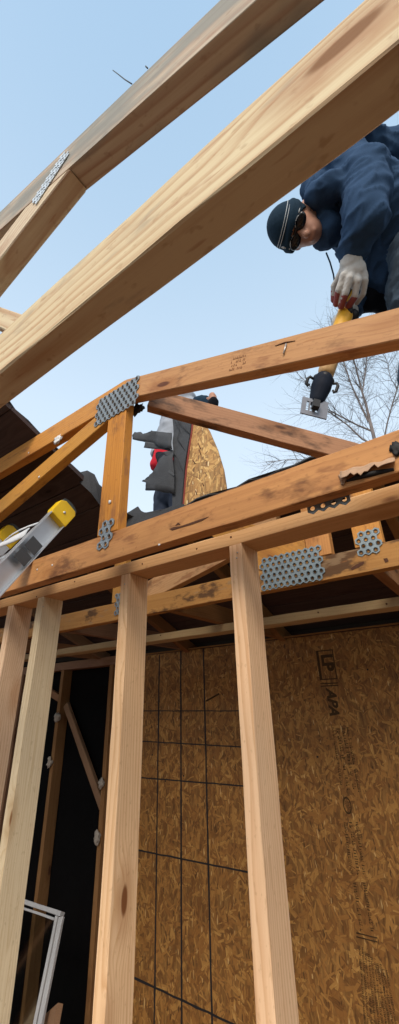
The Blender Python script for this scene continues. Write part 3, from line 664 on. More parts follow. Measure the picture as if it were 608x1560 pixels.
# ---- walls that carry the truss ends, out of the picture to either side
for x, nm in ((-4.83, 'far left bearing wall of dark framing outside the picture edge'), (0.80, 'right hand bearing wall of dark framing outside the picture edge')):
    bw_ = thing('bearing_wall', nm, 'wall', (x+D/2, -1.5, 0.0), 'side walls under the truss ends')
    yl, yh = -4.6, 1.40
    lumber('top_plate', (x+D/2, yl, 2.3705), (x+D/2, yh, 2.3705), D, T, M_dim, bw_, (1, 0, 0))
    lumber('bottom_plate', (x+D/2, yl, T/2), (x+D/2, yh, T/2), D, T, M_dim, bw_, (1, 0, 0))
    yy = yl+0.1
    while yy < yh:
        lumber('stud', (x+D/2, yy, T+0.001), (x+D/2, yy, 2.351), D, T, M_dim, bw_, (1, 0, 0), seg=5); yy += 0.406
    if x < 0: boxo('sheathing', (x-0.014, yl, 0.0), (x-0.002, YF+D, 2.41), M_black, bw_)  # unseen black sheathing added to keep light out of the interior

# ================================================================== objects
# ---- extension ladder leaning on the bottom chord of the truss
ld = V((0.0, 0.53, 0.848)).normalized(); ln = V((0, -0.848, 0.53)).normalized()      # along the rails / towards the climber
base = V((0, -0.128, 2.489))                                                        # where the rail rests on the chord
tfoot = (base.z-0.02)/ld.z
XR = -1.265
la = thing('ladder', 'aluminium ladder with yellow end cap leaning on the old truss', 'ladder', base - ld*tfoot + V((XR-0.2, 0, 0)))
RW, RTk = 0.076, 0.028
TOP = 0.215
def rail(xc, sgn):
    bm = bmesh.new(); L = tfoot+TOP
    # C channel: web on the outside, two flanges
    box_bm(bm, (-L/2, sgn*RTk/2-sgn*0.003, 0), (L/2, sgn*RTk/2, RW))
    box_bm(bm, (-L/2, -sgn*RTk/2, 0), (L/2, sgn*RTk/2-sgn*0.0032, 0.003)); box_bm(bm, (-L/2, -sgn*RTk/2, RW-0.003), (L/2, sgn*RTk/2-sgn*0.0032, RW))
    mid = base + ld*((TOP-tfoot)/2) + V((xc, 0, 0))
    m = Matrix((ld, ln.cross(ld), ln)).transposed().to_4x4(); m.translation = mid
    r_ = link('rail', bm_mesh('rail', bm), M_alu, la, m)
    return r_, m, L
for xc, s in ((XR-RTk/2, 1), (XR-0.395, -1)):
    r_, m, L = rail(xc, s)
    yax = m.to_3x3().col[1]; sg = 1 if yax.x > 0 else -1
    # yellow end cap
    bm = bmesh.new()
    pr = [(L/2-0.022, -0.004), (L/2+0.052, -0.004), (L/2+0.066, 0.008), (L/2+0.066, RW-0.014), (L/2+0.050, RW+0.005), (L/2-0.010, RW+0.005), (L/2-0.022, RW-0.004)]
    A = [bm.verts.new((x, -RTk/2-0.004, z)) for x, z in pr]; B = [bm.verts.new((x, RTk/2+0.004, z)) for x, z in pr]; k = len(pr)
    bm.faces.new(A); bm.faces.new(B[::-1])
    for i in range(k): bm.faces.new((A[i], B[i], B[(i+1) % k], A[(i+1) % k]))
    bev(bm, 0.003, 2)
    cp = link('end_cap', bm_mesh('end_cap', bm), M_yellow, la, m)
    bm = bmesh.new()
    pr = [(L/2+0.045, -0.002)] + [(L/2+0.064+0.019*math.sin(math.pi*i/8), RW*0.5-(RW*0.5+0.001)*math.cos(math.pi*i/8)) for i in range(1, 8)] + [(L/2+0.045, RW+0.002)]
    A = [bm.verts.new((x, -RTk/2-0.001, z)) for x, z in pr]; B = [bm.verts.new((x, RTk/2+0.001, z)) for x, z in pr]; k = len(pr)
    bm.faces.new(A); bm.faces.new(B[::-1])
    for i in range(k): bm.faces.new((A[i], B[i], B[(i+1) % k], A[(i+1) % k]))
    bev(bm, 0.002)
    link('bumper', bm_mesh('bumper', bm), M_rubber, cp, m)
    for dx in (0.018,):
        c = m @ V((L/2+dx, sg*(RTk/2+0.004), RW*0.5)); tube('rivet', [c, c+V((0.0035, 0, 0))], 0.0055, M_alu, cp, 10)
    if s == 1:
        for x0, w_ in ((-0.205, 0.052), (-0.262, 0.045)):
            bm = bmesh.new(); x0 = L/2+x0
            box_bm(bm, (x0, sg*(RTk/2+0.0002), 0.010), (x0+w_, sg*(RTk/2+0.0010), RW-0.014)); link('warning_label', bm_mesh('warning_label', bm), M_label, r_, m)
            printed = bmesh.new()
    bm = bmesh.new(); box_bm(bm, (-L/2-0.02, -RTk/2-0.006, -0.01), (-L/2+0.06, RTk/2+0.006, RW+0.01)); bev(bm, 0.004); link('foot', bm_mesh('foot', bm), M_rubber, la, m)
q = 0.0
k = 0
while True:
    s_ = tfoot+TOP-0.20-0.30*k
    if s_ < 0.25: break
    c = base - ld*tfoot + ld*s_ + ln*(RW*0.5)
    tube('rung', [c+V((XR-0.395+0.005, 0, 0)), c+V((XR-RTk-0.001, 0, 0))], 0.016, M_alu, la, 12); k += 1
# white webbing strap round the rails
def strap_pt(s_, n_, x): return base + ld*s_ + ln*n_ + V((x, 0, 0))
g = []
for k in range(9):
    f = k/8; x = XR-0.03-f*0.38
    s_ = 0.07 - 0.02*math.sin(math.pi*f) - 0.07*f
    g.append([strap_pt(s_+dw, RW+0.004+0.012*math.sin(math.pi*f)+0.004*math.sin(dw*90+k), x) for dw in (-0.024, -0.008, 0.008, 0.024)])
sheet('strap', g, M_strap, la, 0.004)
g = []
for k in range(7):
    f = k/6
    g.append([strap_pt(0.12-0.11*f+dw, RW+0.003+0.018*math.sin(math.pi*f), XR-0.012-0.16*f) for dw in (-0.005, 0.005)])
sheet('strap', g, M_strap, la, 0.003)

# ---- cut-out piece of roof standing on the sheathing edge, torn shingles still on it
YT = 0.50
tr = thing('torn_roof_section', 'cut out roof piece standing on edge with torn grey felt and tan board', 'roof piece', tuple(aty(290, 772, YT)))
def panel(name, pts, y, t, mat, seed=0, bulge=0.0, parent=tr, lean=0.0):
    P = [aty(u, v, y) for u, v in pts]; c = sum(P, V())/len(P)
    P = [V((p.x, y+bulge*mnoise.noise(p*5+V((seed, 0, 0)))+lean*(p.z-c.z), p.z)) for p in P]
    m = frame(c, (1, 0, 0), (0, -1, 0)); inv = m.inverted(); bm = bmesh.new()
    A = [bm.verts.new(inv @ p) for p in P]; B = [bm.verts.new(inv @ (p+V((0, t, 0)))) for p in P]; k = len(P)
    bm.faces.new(A); bm.faces.new(B[::-1])
    for i in range(k): bm.faces.new((A[i], B[i], B[(i+1) % k], A[(i+1) % k]))
    bmesh.ops.triangulate(bm, faces=[f for f in bm.faces if len(f.verts) > 4])
    if bulge:
        bmesh.ops.subdivide_edges(bm, edges=[e for e in bm.edges if e.calc_length() > 0.02], cuts=2, use_grid_fill=True)
        for v in bm.verts: v.co.z += 0.016*mnoise.noise(v.co*11+V((seed*3.1, 0, 0)))*min(1, bulge/0.02); v.co.z += 0.004*mnoise.noise(v.co*40); v.co.x += 0.003*mnoise.noise(v.co*60); v.co.y += 0.003*mnoise.noise(v.co*60+V((9, 0, 0)))
    return link(name, bm_mesh(name, bm), mat, parent, m, bool(bulge) and 'flap' in name)
panel('board', [(276, 790), (346, 768), (344, 740), (340, 715), (331, 685), (318, 655), (302, 632), (296, 628), (290, 662), (283, 715)], YT, 0.011, M_osb2)
panel('edge_strip', [(274.5, 790), (278, 790), (284.5, 715), (292, 662), (296, 634), (293, 632), (288.5, 662), (281.5, 715)], YT-0.004, 0.020, M_red)
panel('felt', [(262, 792), (275, 790), (282, 715), (289, 662), (293, 628), (278, 618), (262, 628), (263, 660), (264, 690), (263, 730)], YT-0.010, 0.008, M_felt, 1, 0.01)
panel('felt_flap', [(202, 664), (204, 658), (213, 657), (216, 660), (228, 658), (229, 655), (240, 657), (262, 660), (264, 686), (241, 680), (234, 674), (222, 672), (203, 670)], YT-0.024, 0.006, M_felt, 2, 0.03)
panel('felt_flap', [(222, 673), (233, 674), (262, 684), (262, 688), (243, 684), (219, 682)], YT-0.014, 0.005, M_felt, 3, 0.02)
panel('felt_flap', [(263, 686), (262, 700), (250, 692), (247, 688)], YT-0.03, 0.005, M_felt, 7, 0.01)
panel('felt_flap', [(214, 732), (217, 730), (225, 733), (228, 724), (240, 712), (247, 697), (252, 688), (264, 690), (266, 720), (265, 752), (240, 748), (218, 745), (222, 735)], YT-0.026, 0.006, M_felt, 4, 0.03)
panel('paper_label', [(254, 713), (257, 714), (266, 723), (264, 725), (255, 718)], YT-0.034, 0.002, M_label, 5)
rn2 = random.Random(9)
for pts in ([(266, 640), (274, 655), (270, 668), (284, 690)], [(270, 640), (280, 652), (290, 662)], [(264, 690), (272, 700), (276, 712), (280, 720)], [(242, 700), (248, 715), (244, 725)]):
    tube('crease', [aty(u, v, YT-0.0145 if u > 262 else YT-0.03) for u, v in pts], 0.0016, M_tar, tr, 5)
for k in range(12):
    u, v = rn2.uniform(292, 335), rn2.uniform(665, 760)
    if u > 296+(760-v)*-0.1+20: continue
    P = [aty(u, v, YT-0.0006), aty(u+rn2.uniform(2, 5), v+rn2.uniform(3, 9), YT-0.0006)]; tube('gouge_and_shade', P, 0.0022, M_gouge, tr, 5)

# ---- old window sash leaning in the corner
ws = thing('window_sash', 'narrow white metal window sash leaning in the dark corner', 'window sash', (-2.75, 1.1, 0.0))
A, B, Cc = aty(38, 1374, 1.20), aty(95, 1393, 1.20), aty(60, 1570, 1.02)
dn = (Cc-B).normalized(); low = B + dn*((B.z-0.005)/-dn.z); lowL = A + dn*((A.z-0.005)/-dn.z)
nrm = (B-A).cross(dn).normalized()
if nrm.y > 0: nrm = -nrm
sideL = A-(B-A)*1.1; lowLL = sideL+dn*((sideL.z-0.005)/-dn.z)
lumber('rail', sideL, B, 0.022, 0.03, M_white, ws, dn); lumber('stile', B+dn*0.012, low, 0.018, 0.03, M_white, ws, nrm)
off = (A-B).normalized()*0.042
lumber('stile', B+dn*0.012+off, low+off, 0.012, 0.024, M_white, ws, nrm); lumber('rail', sideL+dn*0.03, B+off*1.3+dn*0.03, 0.012, 0.022, M_white, ws, dn)
lumber('stile', sideL+dn*0.012, lowLL, 0.018, 0.03, M_white, ws, nrm); lumber('rail', lowLL+V((0, 0, 0.012)), low+V((0, 0, 0.012)), 0.022, 0.03, M_white, ws, dn)
bm = bmesh.new(); o_ = B
q4 = [sideL+dn*0.035, B+off*1.4+dn*0.035, low+off*1.4, lowLL]
bm.faces.new([bm.verts.new(p-o_) for p in q4]); g_ = link('pane', bm_mesh('pane', bm), M_pane, ws, Matrix.Translation(o_)); md = g_.modifiers.new('thick', 'SOLIDIFY'); md.thickness = 0.003
# scrap lumber heaped under it
for k, (a, b, lb) in enumerate((((-3.25, 1.28, 0.03), (-2.35, 1.06, 0.62), 'dusty scrap board leaning low behind the white window sash'),)):
    o = lumber('scrap_board', a, b, 0.089, 0.03, M_dim, None, (0, 0.4, 1)); tag(o, lb, 'board')

# ================================================================== people
def capsule_bm(bm, p0, p1, r0, r1, n=14, m=5):
    p0, p1 = V(p0), V(p1); d = p1-p0; L = d.length
    if L < 1e-6: d = V((0, 0, 1)); 
    d = d.normalized(); a = d.orthogonal().normalized(); b = d.cross(a); rows = []
    st = [(-math.cos(math.pi/2*i/m)*r0, math.sin(math.pi/2*i/m)*r0) for i in range(m+1)] + [(L+math.sin(math.pi/2*i/m)*r1, math.cos(math.pi/2*i/m)*r1) for i in range(m+1)]
    for x, r_ in st:
        r_ = max(r_, 1e-4)
        rows.append([bm.verts.new(p0+d*x+(a*math.cos(2*math.pi*k/n)+b*math.sin(2*math.pi*k/n))*r_) for k in range(n)])
    for i in range(len(rows)-1):
        for k in range(n): bm.faces.new((rows[i][k], rows[i][(k+1) % n], rows[i+1][(k+1) % n], rows[i+1][k]))
    bm.faces.new(rows[0][::-1]); bm.faces.new(rows[-1])
def ell_bm(bm, c, rx, ry, rz, axes=None):
    k = bmesh.ops.create_icosphere(bm, subdivisions=3, radius=1.0)
    A = axes or Matrix.Identity(3)
    for v in k['verts']: v.co = V(c) + A @ V((v.co.x*rx, v.co.y*ry, v.co.z*rz))
def blob(name, build, voxel, mat, parent, smooth=4, wrinkle=None, origin=None, folds=None):
    """several overlapping volumes fused into one continuous skin"""
    bm = bmesh.new(); build(bm)
    o0 = origin or V(bm.verts[0].co) if False else (origin or V((0, 0, 0)))
    me = bm_mesh(name, bm); ob = bpy.data.objects.new('tmp', me); col.objects.link(ob)
    r_ = ob.modifiers.new('r', 'REMESH'); r_.mode = 'VOXEL'; r_.voxel_size = voxel; r_.use_smooth_shade = True
    s_ = ob.modifiers.new('s', 'SMOOTH'); s_.factor = 0.5; s_.iterations = smooth
    if wrinkle:
        for k, (sz, st) in enumerate(wrinkle):
            tx = bpy.data.textures.new('folds%d' % k, 'CLOUDS'); tx.noise_scale = sz; tx.noise_depth = 1
            d_ = ob.modifiers.new('d%d' % k, 'DISPLACE'); d_.texture = tx; d_.texture_coords = 'GLOBAL'; d_.strength = st; d_.mid_level = 0.5
    dg = bpy.context.evaluated_depsgraph_get(); m2 = bpy.data.meshes.new_from_object(ob.evaluated_get(dg))
    bpy.data.objects.remove(ob); m2.name = name; m2.materials.clear()
    if folds:
        am, sc = folds; cs = [v.co.copy() for v in m2.vertices]; ns = [v.normal.copy() for v in m2.vertices]
        for v, c_, n_ in zip(m2.vertices, cs, ns):
            w_ = mnoise.noise_vector(c_*4.0)*0.10; q_ = c_+w_
            a_ = 1-abs(mnoise.noise(V((q_.x*sc*0.55, q_.y*sc*0.55, q_.z*sc*1.25)))); b_ = 1-abs(mnoise.noise(V((q_.x*sc*1.9+3, q_.y*sc*1.9, q_.z*sc*3.4))))
            v.co = c_ + n_*(am*(a_**5-0.25) + am*0.55*(b_**5-0.25))
    return link(name, m2, mat, parent, None, True)
def caps(*segs):
    def f(bm):
        for s_ in segs:
            if len(s_) == 4: capsule_bm(bm, *s_)
            else: ell_bm(bm, *s_)
    return f

# ---- worker bent over the truss with the saw
FT = 2.79-S1*0.20+0.022
hip = V((0.235, 0.70, 3.70)); sho = px(527, 270, 1.80); neck = px(497, 292, 1.80)
shN, shF = px(556, 262, 1.68), px(490, 288, 1.95)
elN, wrN = px(556, 330, 1.58), px(536, 386, 1.66)
elF, wrF = px(545, 365, 2.02), px(536, 470, 1.86)
hdC = px(452, 347, 1.80)
hipN, hipF = hip+V((0.06, -0.09, -0.03)), hip+V((-0.06, 0.09, -0.03))
knN, ftN = px(641, 565, 1.66), V((0.16, 0.56, FT+0.06))
knF, ftF = px(655, 560, 1.98), V((0.14, 0.86, FT+0.06))
man = thing('person', 'person in navy hoodie and dark knit cap bending over to cut with a saw', 'person', (0.2, 0.66, FT))
chest = hip.lerp(sho, 0.62)
def skin1(bm):
    for s_ in ((hip, chest, .12, .13), (chest, sho, .13, .10), (sho, neck, .07, .058), (neck, hdC, .055, .055), (shN, elN, .045, .04), (elN, wrN, .038, .028),
               (shF, elF, .045, .04), (elF, wrF, .038, .028), (sho, shN, .06, .05), (sho, shF, .06, .05), (hipN, knN, .075, .055), (knN, ftN, .05, .04), (hipF, knF, .075, .055), (knF, ftF, .05, .04), (hip, hipN, .09, .08), (hip, hipF, .09, .08)):
        capsule_bm(bm, *s_)
    # head: crown points left in the picture, face looks down at the cut
    hu = HU; hf = HF; hr_ = hf.cross(hu)
    ax = Matrix((hr_, hf, hu)).transposed()
    ell_bm(bm, hdC, .074, .094, .108, ax)
    ell_bm(bm, hdC+hf*0.030-hu*0.050, .056, .066, .062, ax)            # jaw and chin
    capsule_bm(bm, hdC+hf*0.085-hu*0.008, hdC+hf*0.112-hu*0.038, .010, .016)  # nose
    capsule_bm(bm, hdC+hf*0.088-hu*0.068+hr_*0.018, hdC+hf*0.088-hu*0.068-hr_*0.018, .010, .010)   # lips
    ell_bm(bm, hdC+hf*0.078+hu*0.022, .056, .022, .012, ax)            # brow
    for s_ in (-1, 1): ell_bm(bm, hdC+hr_*s_*0.076-hu*0.012-hf*0.006, .010, .020, .032, ax)   # ears
HU = (px(416, 338, 1.80)-px(486, 352, 1.80)).normalized()
HF = V((0.10, -0.35, -0.93)); HF = (HF-HU*HF.dot(HU)).normalized(); HR = HF.cross(HU)
HAX = Matrix((HR, HF, HU)).transposed()
body = blob('body', skin1, 0.007, M_skin, man, 3)
def hood(bm):
    for s_ in ((hip+V((0, 0, .03)), chest, .165, .178), (chest, sho, .178, .135), (sho, neck, .13, .085), (sho, shN, .13, .092), (sho, shF, .13, .09),
               (shN, elN, .095, .088), (elN, wrN, .086, .058), (wrN.lerp(elN, 0.12), wrN, .060, .050), (shF, elF, .085, .07), (elF, wrF, .066, .045)):
        capsule_bm(bm, *s_)
    # hood bunched behind the neck
    ell_bm(bm, px(548, 232, 1.86), .12, .10, .075); ell_bm(bm, px(590, 245, 1.9), .13, .12, .10)
    capsule_bm(bm, px(478, 300, 1.74), px(506, 285, 1.70), .045, .06); capsule_bm(bm, px(487, 306, 1.80), px(500, 352, 1.80), .055, .07)
    capsule_bm(bm, px(512, 335, 1.84), px(536, 372, 1.88), .075, .075)
    capsule_bm(bm, px(560, 330, 1.85), px(590, 420, 1.88), .14, .11)
blob('hoodie', hood, 0.009, M_navy, man, 8, ((0.13, 0.014),), folds=(0.016, 6.5))
blob('hoodie_hem', caps((px(555, 458, 1.92), px(612, 440, 1.92), .060, .085), (px(585, 462, 1.92), px(618, 455, 1.92), .05, .06)), 0.009, M_dkpant, man, 4, ((0.07, 0.02),))
def jeans(bm):
    for s_ in ((hip, hipN, .13, .125), (hip, hipF, .13, .125), (hipN, knN, .120, .086), (knN, ftN+V((0, 0, .05)), .082, .068), (hipF, knF, .118, .084), (knF, ftF+V((0, 0, .05)), .08, .066)): capsule_bm(bm, *s_)
    capsule_bm(bm, px(630, 385, 1.70), px(632, 455, 1.68), .098, .102)
blob('jeans', jeans, 0.010, M_jean, man, 4, ((0.10, 0.012),), folds=(0.014, 10.0))
for f_ in (ftN, ftF):
    blob('shoe', caps((f_+V((0.04, 0.03, -0.02)), f_+V((-0.13, -0.09, -0.028)), .045, .036)), 0.008, M_sawblk, man, 3)
# knit cap: dome over the crown, rolled band, two pale stripes, small tag
def capdome(bm):
    ell_bm(bm, hdC+HU*0.030-HF*0.006, .088, .106, .100, HAX)
    n = 28
    for zc_, rr in ((0.012, 1.0), (0.030, 1.02)):
        for k in range(n):
            a0, a1 = 2*math.pi*k/n, 2*math.pi*(k+1)/n
            P = [hdC+HU*(zc_+0.012*math.cos(a_+math.pi))-HF*0.004+HR*(.082*rr*math.cos(a_))+HF*(.100*rr*math.sin(a_)) for a_ in (a0, a1)]
            capsule_bm(bm, P[0], P[1], .013, .013, 8, 3)
cap_o = blob('knit_cap', capdome, 0.006, M_cap, man, 3)
me = cap_o.data                                     # open the cap below the band so that the face stays bare
bm = bmesh.new(); bm.from_mesh(me)
bmesh.ops.delete(bm, geom=[v for v in bm.verts if (v.co-hdC).dot(HU) < -0.020+0.035*((v.co-hdC).dot(HF)/0.1)], context='VERTS')
bm.to_mesh(me); bm.free(); md = cap_o.modifiers.new('thick', 'SOLIDIFY'); md.thickness = 0.005; md.offset = 1
def ringcap(zo, r_, mat, name):
    n = 36; P = []
    f = math.sqrt(max(0.05, 1-((zo-0.030)/0.100)**2))
    for k in range(n+1):
        a_ = 2*math.pi*k/n; P.append(hdC+HU*zo-HF*0.006+HR*(.0935*f*math.cos(a_))+HF*(.1115*f*math.sin(a_)))
    tube(name, P, r_, mat, cap_o, 6)
ringcap(0.066, 0.0014, M_stripe, 'stripe'); ringcap(0.056, 0.0014, M_stripe, 'stripe')
p = hdC+HU*0.038+HF*0.085-HR*0.070
tg = px(432, 374, 1.69)
sg_ = 1 if HR.dot(-UP) > 0 else -1
P_ = [hdC+HU*(0.040+0.010*k)+HF*0.082*math.sqrt(1-((0.010+0.01*k)/0.1)**2)+HR*sg_*0.068 for k in range(-1, 2)]
tube('cap_tag', P_, [0.002, 0.004, 0.002], M_stripe, cap_o, 6)
# wrap-around safety glasses
gl = bpy.data.objects.new
def lens(bm):
    for s_ in (-1, 1): ell_bm(bm, hdC+HF*0.088-HU*0.002+HR*s_*0.036, .036, .016, .024, HAX)
    capsule_bm(bm, hdC+HF*0.100+HU*0.010+HR*0.014, hdC+HF*0.100+HU*0.010-HR*0.014, .006, .006)
gls = blob('glasses', lens, 0.004, M_glass, man, 2)
for s_ in (-1, 1):
    tube('temple', [hdC+HF*0.090+HU*0.014+HR*s_*0.066, hdC+HF*0.04+HU*0.012+HR*s_*0.083, hdC-HF*0.01+HU*0.008+HR*s_*0.083], 0.0024, M_stripe, gls, 6)
    tube('rim_glint', [hdC+HF*0.103+HU*(0.000+0.019*math.sin(a_))+HR*(s_*0.036+0.030*math.cos(a_)) for a_ in [math.pi*(0.25+0.5*k/8) for k in range(9)]], 0.0013, M_stripe, gls, 6)  # pale upper rim arcs, also the painted glint on the lenses
tube('drawstring', [px(497, 385, 1.76), px(503, 400, 1.76), px(508, 418, 1.76), px(510, 432, 1.765)], 0.0035, M_cap, man, 6)

# ---- reciprocating saw
s_top, s_bot = px(535, 452, 1.745), px(480, 618, 1.60)
sax = (s_bot-s_top).normalized(); sl = (s_bot-s_top).length
sside = sax.cross(CAM-s_bot).normalized(); sfr = sside.cross(sax).normalized()        # across / towards the viewer
if sfr.dot(CAM-s_bot) < 0: sfr = -sfr
SM = Matrix((sside, sfr, sax)).transposed().to_4x4(); SM.translation = s_top
saw = thing('reciprocating_saw', 'yellow and black reciprocating saw held pointing down behind the sloping chord', 'power saw', tuple(s_bot))
def S(x, y, z): return SM @ V((x, y, z))
def sawblob(name, segs, mat, vox=0.005, sm=3, wr=None, par=saw):
    return blob(name, caps(*[(S(*a), S(*b), r0, r1) for a, b, r0, r1 in segs]), vox, mat, par, sm, wr)
sawblob('handle', [((0, 0, -0.03), (0.012, 0.0, 0.045), .021, .023), ((0.012, 0, 0.045), (0.0, 0, 0.11), .024, .034), ((0, 0, 0.11), (0, 0, 0.22), .034, .037)], M_sawyel)
sawblob('grip', [((0.016, 0.014, -0.045), (0.026, 0.012, 0.05), .015, .016), ((0.0, 0.02, 0.07), (-0.012, 0.02, 0.10), .018, .016)], M_sawblk)
sawblob('motor_housing', [((0, 0, 0.20), (0.002, 0, 0.25), .038, .037), ((0.002, 0, 0.25), (0.0, 0, sl*0.70), .037, .034), ((0.010, 0.016, sl*.60), (0.008, 0.016, sl*.72), .020, .018), ((-0.026, 0, sl*.62), (-0.024, 0, sl*.74), .010, .010)], M_sawtan)
sawblob('battery', [((-0.03, -0.03, 0.07), (-0.01, -0.05, 0.10), .03, .03)], M_sawblk)
sawblob('gear_boot', [((0, 0, sl*.79), (0, 0, sl*.85), .040, .041), ((0, 0, sl*.85), (0, 0, sl*.95), .041, .031)], M_boot)
sawblob('collar', [((-.028, 0, sl*.775), (.028, 0, sl*.775), .016, .016), ((0, .022, sl*.775), (0, -.022, sl*.775), .018, .018)], M_sawblk)
for sx in (-1, 1):                                  # hook levers either side
    pts = [S(sx*0.038, 0.006, sl*.8-0.29+0.290), S(sx*0.054, 0.008, sl*.8-0.29+0.285), S(sx*0.061, 0.008, sl*.8-0.29+0.296), S(sx*0.060, 0.006, sl*.8-0.29+0.320), S(sx*0.053, 0.006, sl*.8-0.29+0.327), S(sx*0.047, 0.006, sl*.8-0.29+0.318)]
    tube('lever', pts, [0.005, 0.006, 0.007, 0.007, 0.006, 0.004], M_sawblk, saw, 8)
# shoe: bent steel frame with a window
sc_ = px(479, 622, 1.575); e1 = (px(499, 628, 1.575)-px(459, 618, 1.575)).normalized(); vv = (CAM-sc_).normalized()
e2 = (px(477, 637, 1.56)-px(480, 608, 1.60)); e2 = (e2-e1*e2.dot(e1)).normalized(); e3 = e1.cross(e2)
SH = Matrix((e1, e2, e3)).transposed().to_4x4(); SH.translation = sc_
bm = bmesh.new()
for a, b in (((-.052, -.042, -.003), (-.034, .040, .003)), ((.014, -.042, -.003), (.052, .040, .003)), ((-.034, -.042, -.0028), (.014, -.026, .0028)), ((-.034, .020, -.0028), (.014, .040, .0028)), ((-.024, -.026, -.002), (-.018, .020, .002))):
    box_bm(bm, a, b)
for a, b in (((-.050, -.0415, -.0015), (.050, -.0400, .012)), ((.0495, -.040, -.0015), (.0512, .036, .010))): box_bm(bm, a, b)
link('shoe', bm_mesh('shoe', bm), M_shoe, saw, SH)
bm = bmesh.new()
box_bm(bm, (-.014, -.020, -.030), (.012, .014, -.004))
link('shoe_window_dark', bm_mesh('shoe_window_dark', bm), M_sawblk, saw, SH)  # dark block standing in for the shaded inside behind the shoe window
bm = bmesh.new(); bl = [(-.004, 0), (.009, 0), (.009, .030), (.004, .040), (-.004, .040)]
A_ = [bm.verts.new((x, -.0006, z)) for x, z in bl]; B_ = [bm.verts.new((x, .0006, z)) for x, z in bl]
bm.faces.new(A_); bm.faces.new(B_[::-1])
for i in range(5): bm.faces.new((A_[i], B_[i], B_[(i+1) % 5], A_[(i+1) % 5]))
link('blade', bm_mesh('blade', bm), M_galv, saw, SH)

# ---- gloved hands closed round the saw
def hand(name, wr, tip_dir, palm_c, curl_axis, size=1.0, flip=1):
    pass
def glove_near(bm):
    z = 1.66
    capsule_bm(bm, px(536, 384, 1.655), px(535, 402, 1.655), .042, .045)
    ell_bm(bm, px(538, 414, 1.655), .052, .042, .050)
    ell_bm(bm, px(544, 424, 1.66), .044, .038, .044)
    F_ = (  # knuckle, middle joint, tip : index .. little finger, then thumb
        ((523, 420, 1.635), (516, 442, 1.650), (513, 462, 1.690), .0135),
        ((533, 424, 1.620), (526, 448, 1.640), (520, 466, 1.685), .0140),
        ((545, 428, 1.620), (541, 450, 1.645), (531, 466, 1.690), .0138),
        ((556, 427, 1.635), (553, 447, 1.660), (544, 461, 1.700), .0128),
        ((522, 412, 1.680), (509, 436, 1.720), (509, 456, 1.745), .0140))
    for k_, m_, t_, r_ in F_:
        a_, b_, c_ = px(*k_), px(*m_), px(*t_)
        capsule_bm(bm, px(540, 412, 1.66), a_, .020, r_*1.15, 10, 4); capsule_bm(bm, a_, b_, r_*1.12, r_, 10, 4); capsule_bm(bm, b_, c_, r_, r_*0.88, 10, 4)
gl1 = blob('glove', glove_near, 0.0038, M_glove, man, 2, ((0.02, 0.004),))
for k, (a_, b_, r_) in enumerate((((515.5, 444, 1.655), (512.5, 462.5, 1.692), .0148), ((525.5, 450, 1.644), (520, 466, 1.687), .0152), ((540, 453, 1.65), (531, 466.5, 1.692), .0150), ((509, 441, 1.728), (509, 456.5, 1.747), .0152))):
    blob('finger_coating', caps((px(*a_), px(*b_), r_*0.92, r_*0.98)), 0.0035, M_palm, gl1, 2)
def glove_far(bm):
    capsule_bm(bm, wrF, px(520, 492, 1.76), .040, .042); ell_bm(bm, px(519, 505, 1.74), .048, .036, .048)
    for k in range(4):
        a_, b_, c_ = px(510+k*7, 508+k*3, 1.705), px(508+k*7, 520+k*3, 1.69), px(516+k*5, 528+k*2, 1.70)
        capsule_bm(bm, a_, b_, .014, .0135, 10, 4); capsule_bm(bm, b_, c_, .0135, .012, 10, 4)
    capsule_bm(bm, px(528, 500, 1.75), px(532, 520, 1.72), .015, .013, 10, 4)
blob('glove', glove_far, 0.0045, M_glove, man, 2)

# ---- second worker standing on the roof beyond the torn piece
yw = 1.20; FZ = hip_z(yw)+0.03
w2 = thing('person', 'person in grey top and dark trousers mostly hidden behind the torn roof piece', 'person', (-1.74, yw, FZ))
def at2(u, v, y=yw): return aty(u, v, y)
hip2 = at2(266, 752); ch2 = at2(264, 680); sh2 = at2(268, 632); hd2 = at2(310, 627, 1.16)
h2N, h2F = hip2+V((0.09, -0.02, 0)), hip2+V((-0.09, 0.02, 0))
k2N, k2F = V((h2N.x+0.02, yw-0.06, (h2N.z+FZ)/2+0.02)), V((h2F.x, yw-0.02, (h2F.z+FZ)/2+0.02))
f2N, f2F = V((h2N.x+0.02, yw-0.02, hip_z(yw-0.02)+0.11)), V((h2F.x, yw+0.06, hip_z(yw+0.06)+0.11))
sR, sL = sh2+V((0.17, 0, 0)), sh2+V((-0.12, 0.05, 0))
eR, wR = at2(322, 640, 1.08), at2(325, 612, 1.02)
eL, wL = at2(240, 690, 1.15), at2(262, 715, 0.95)
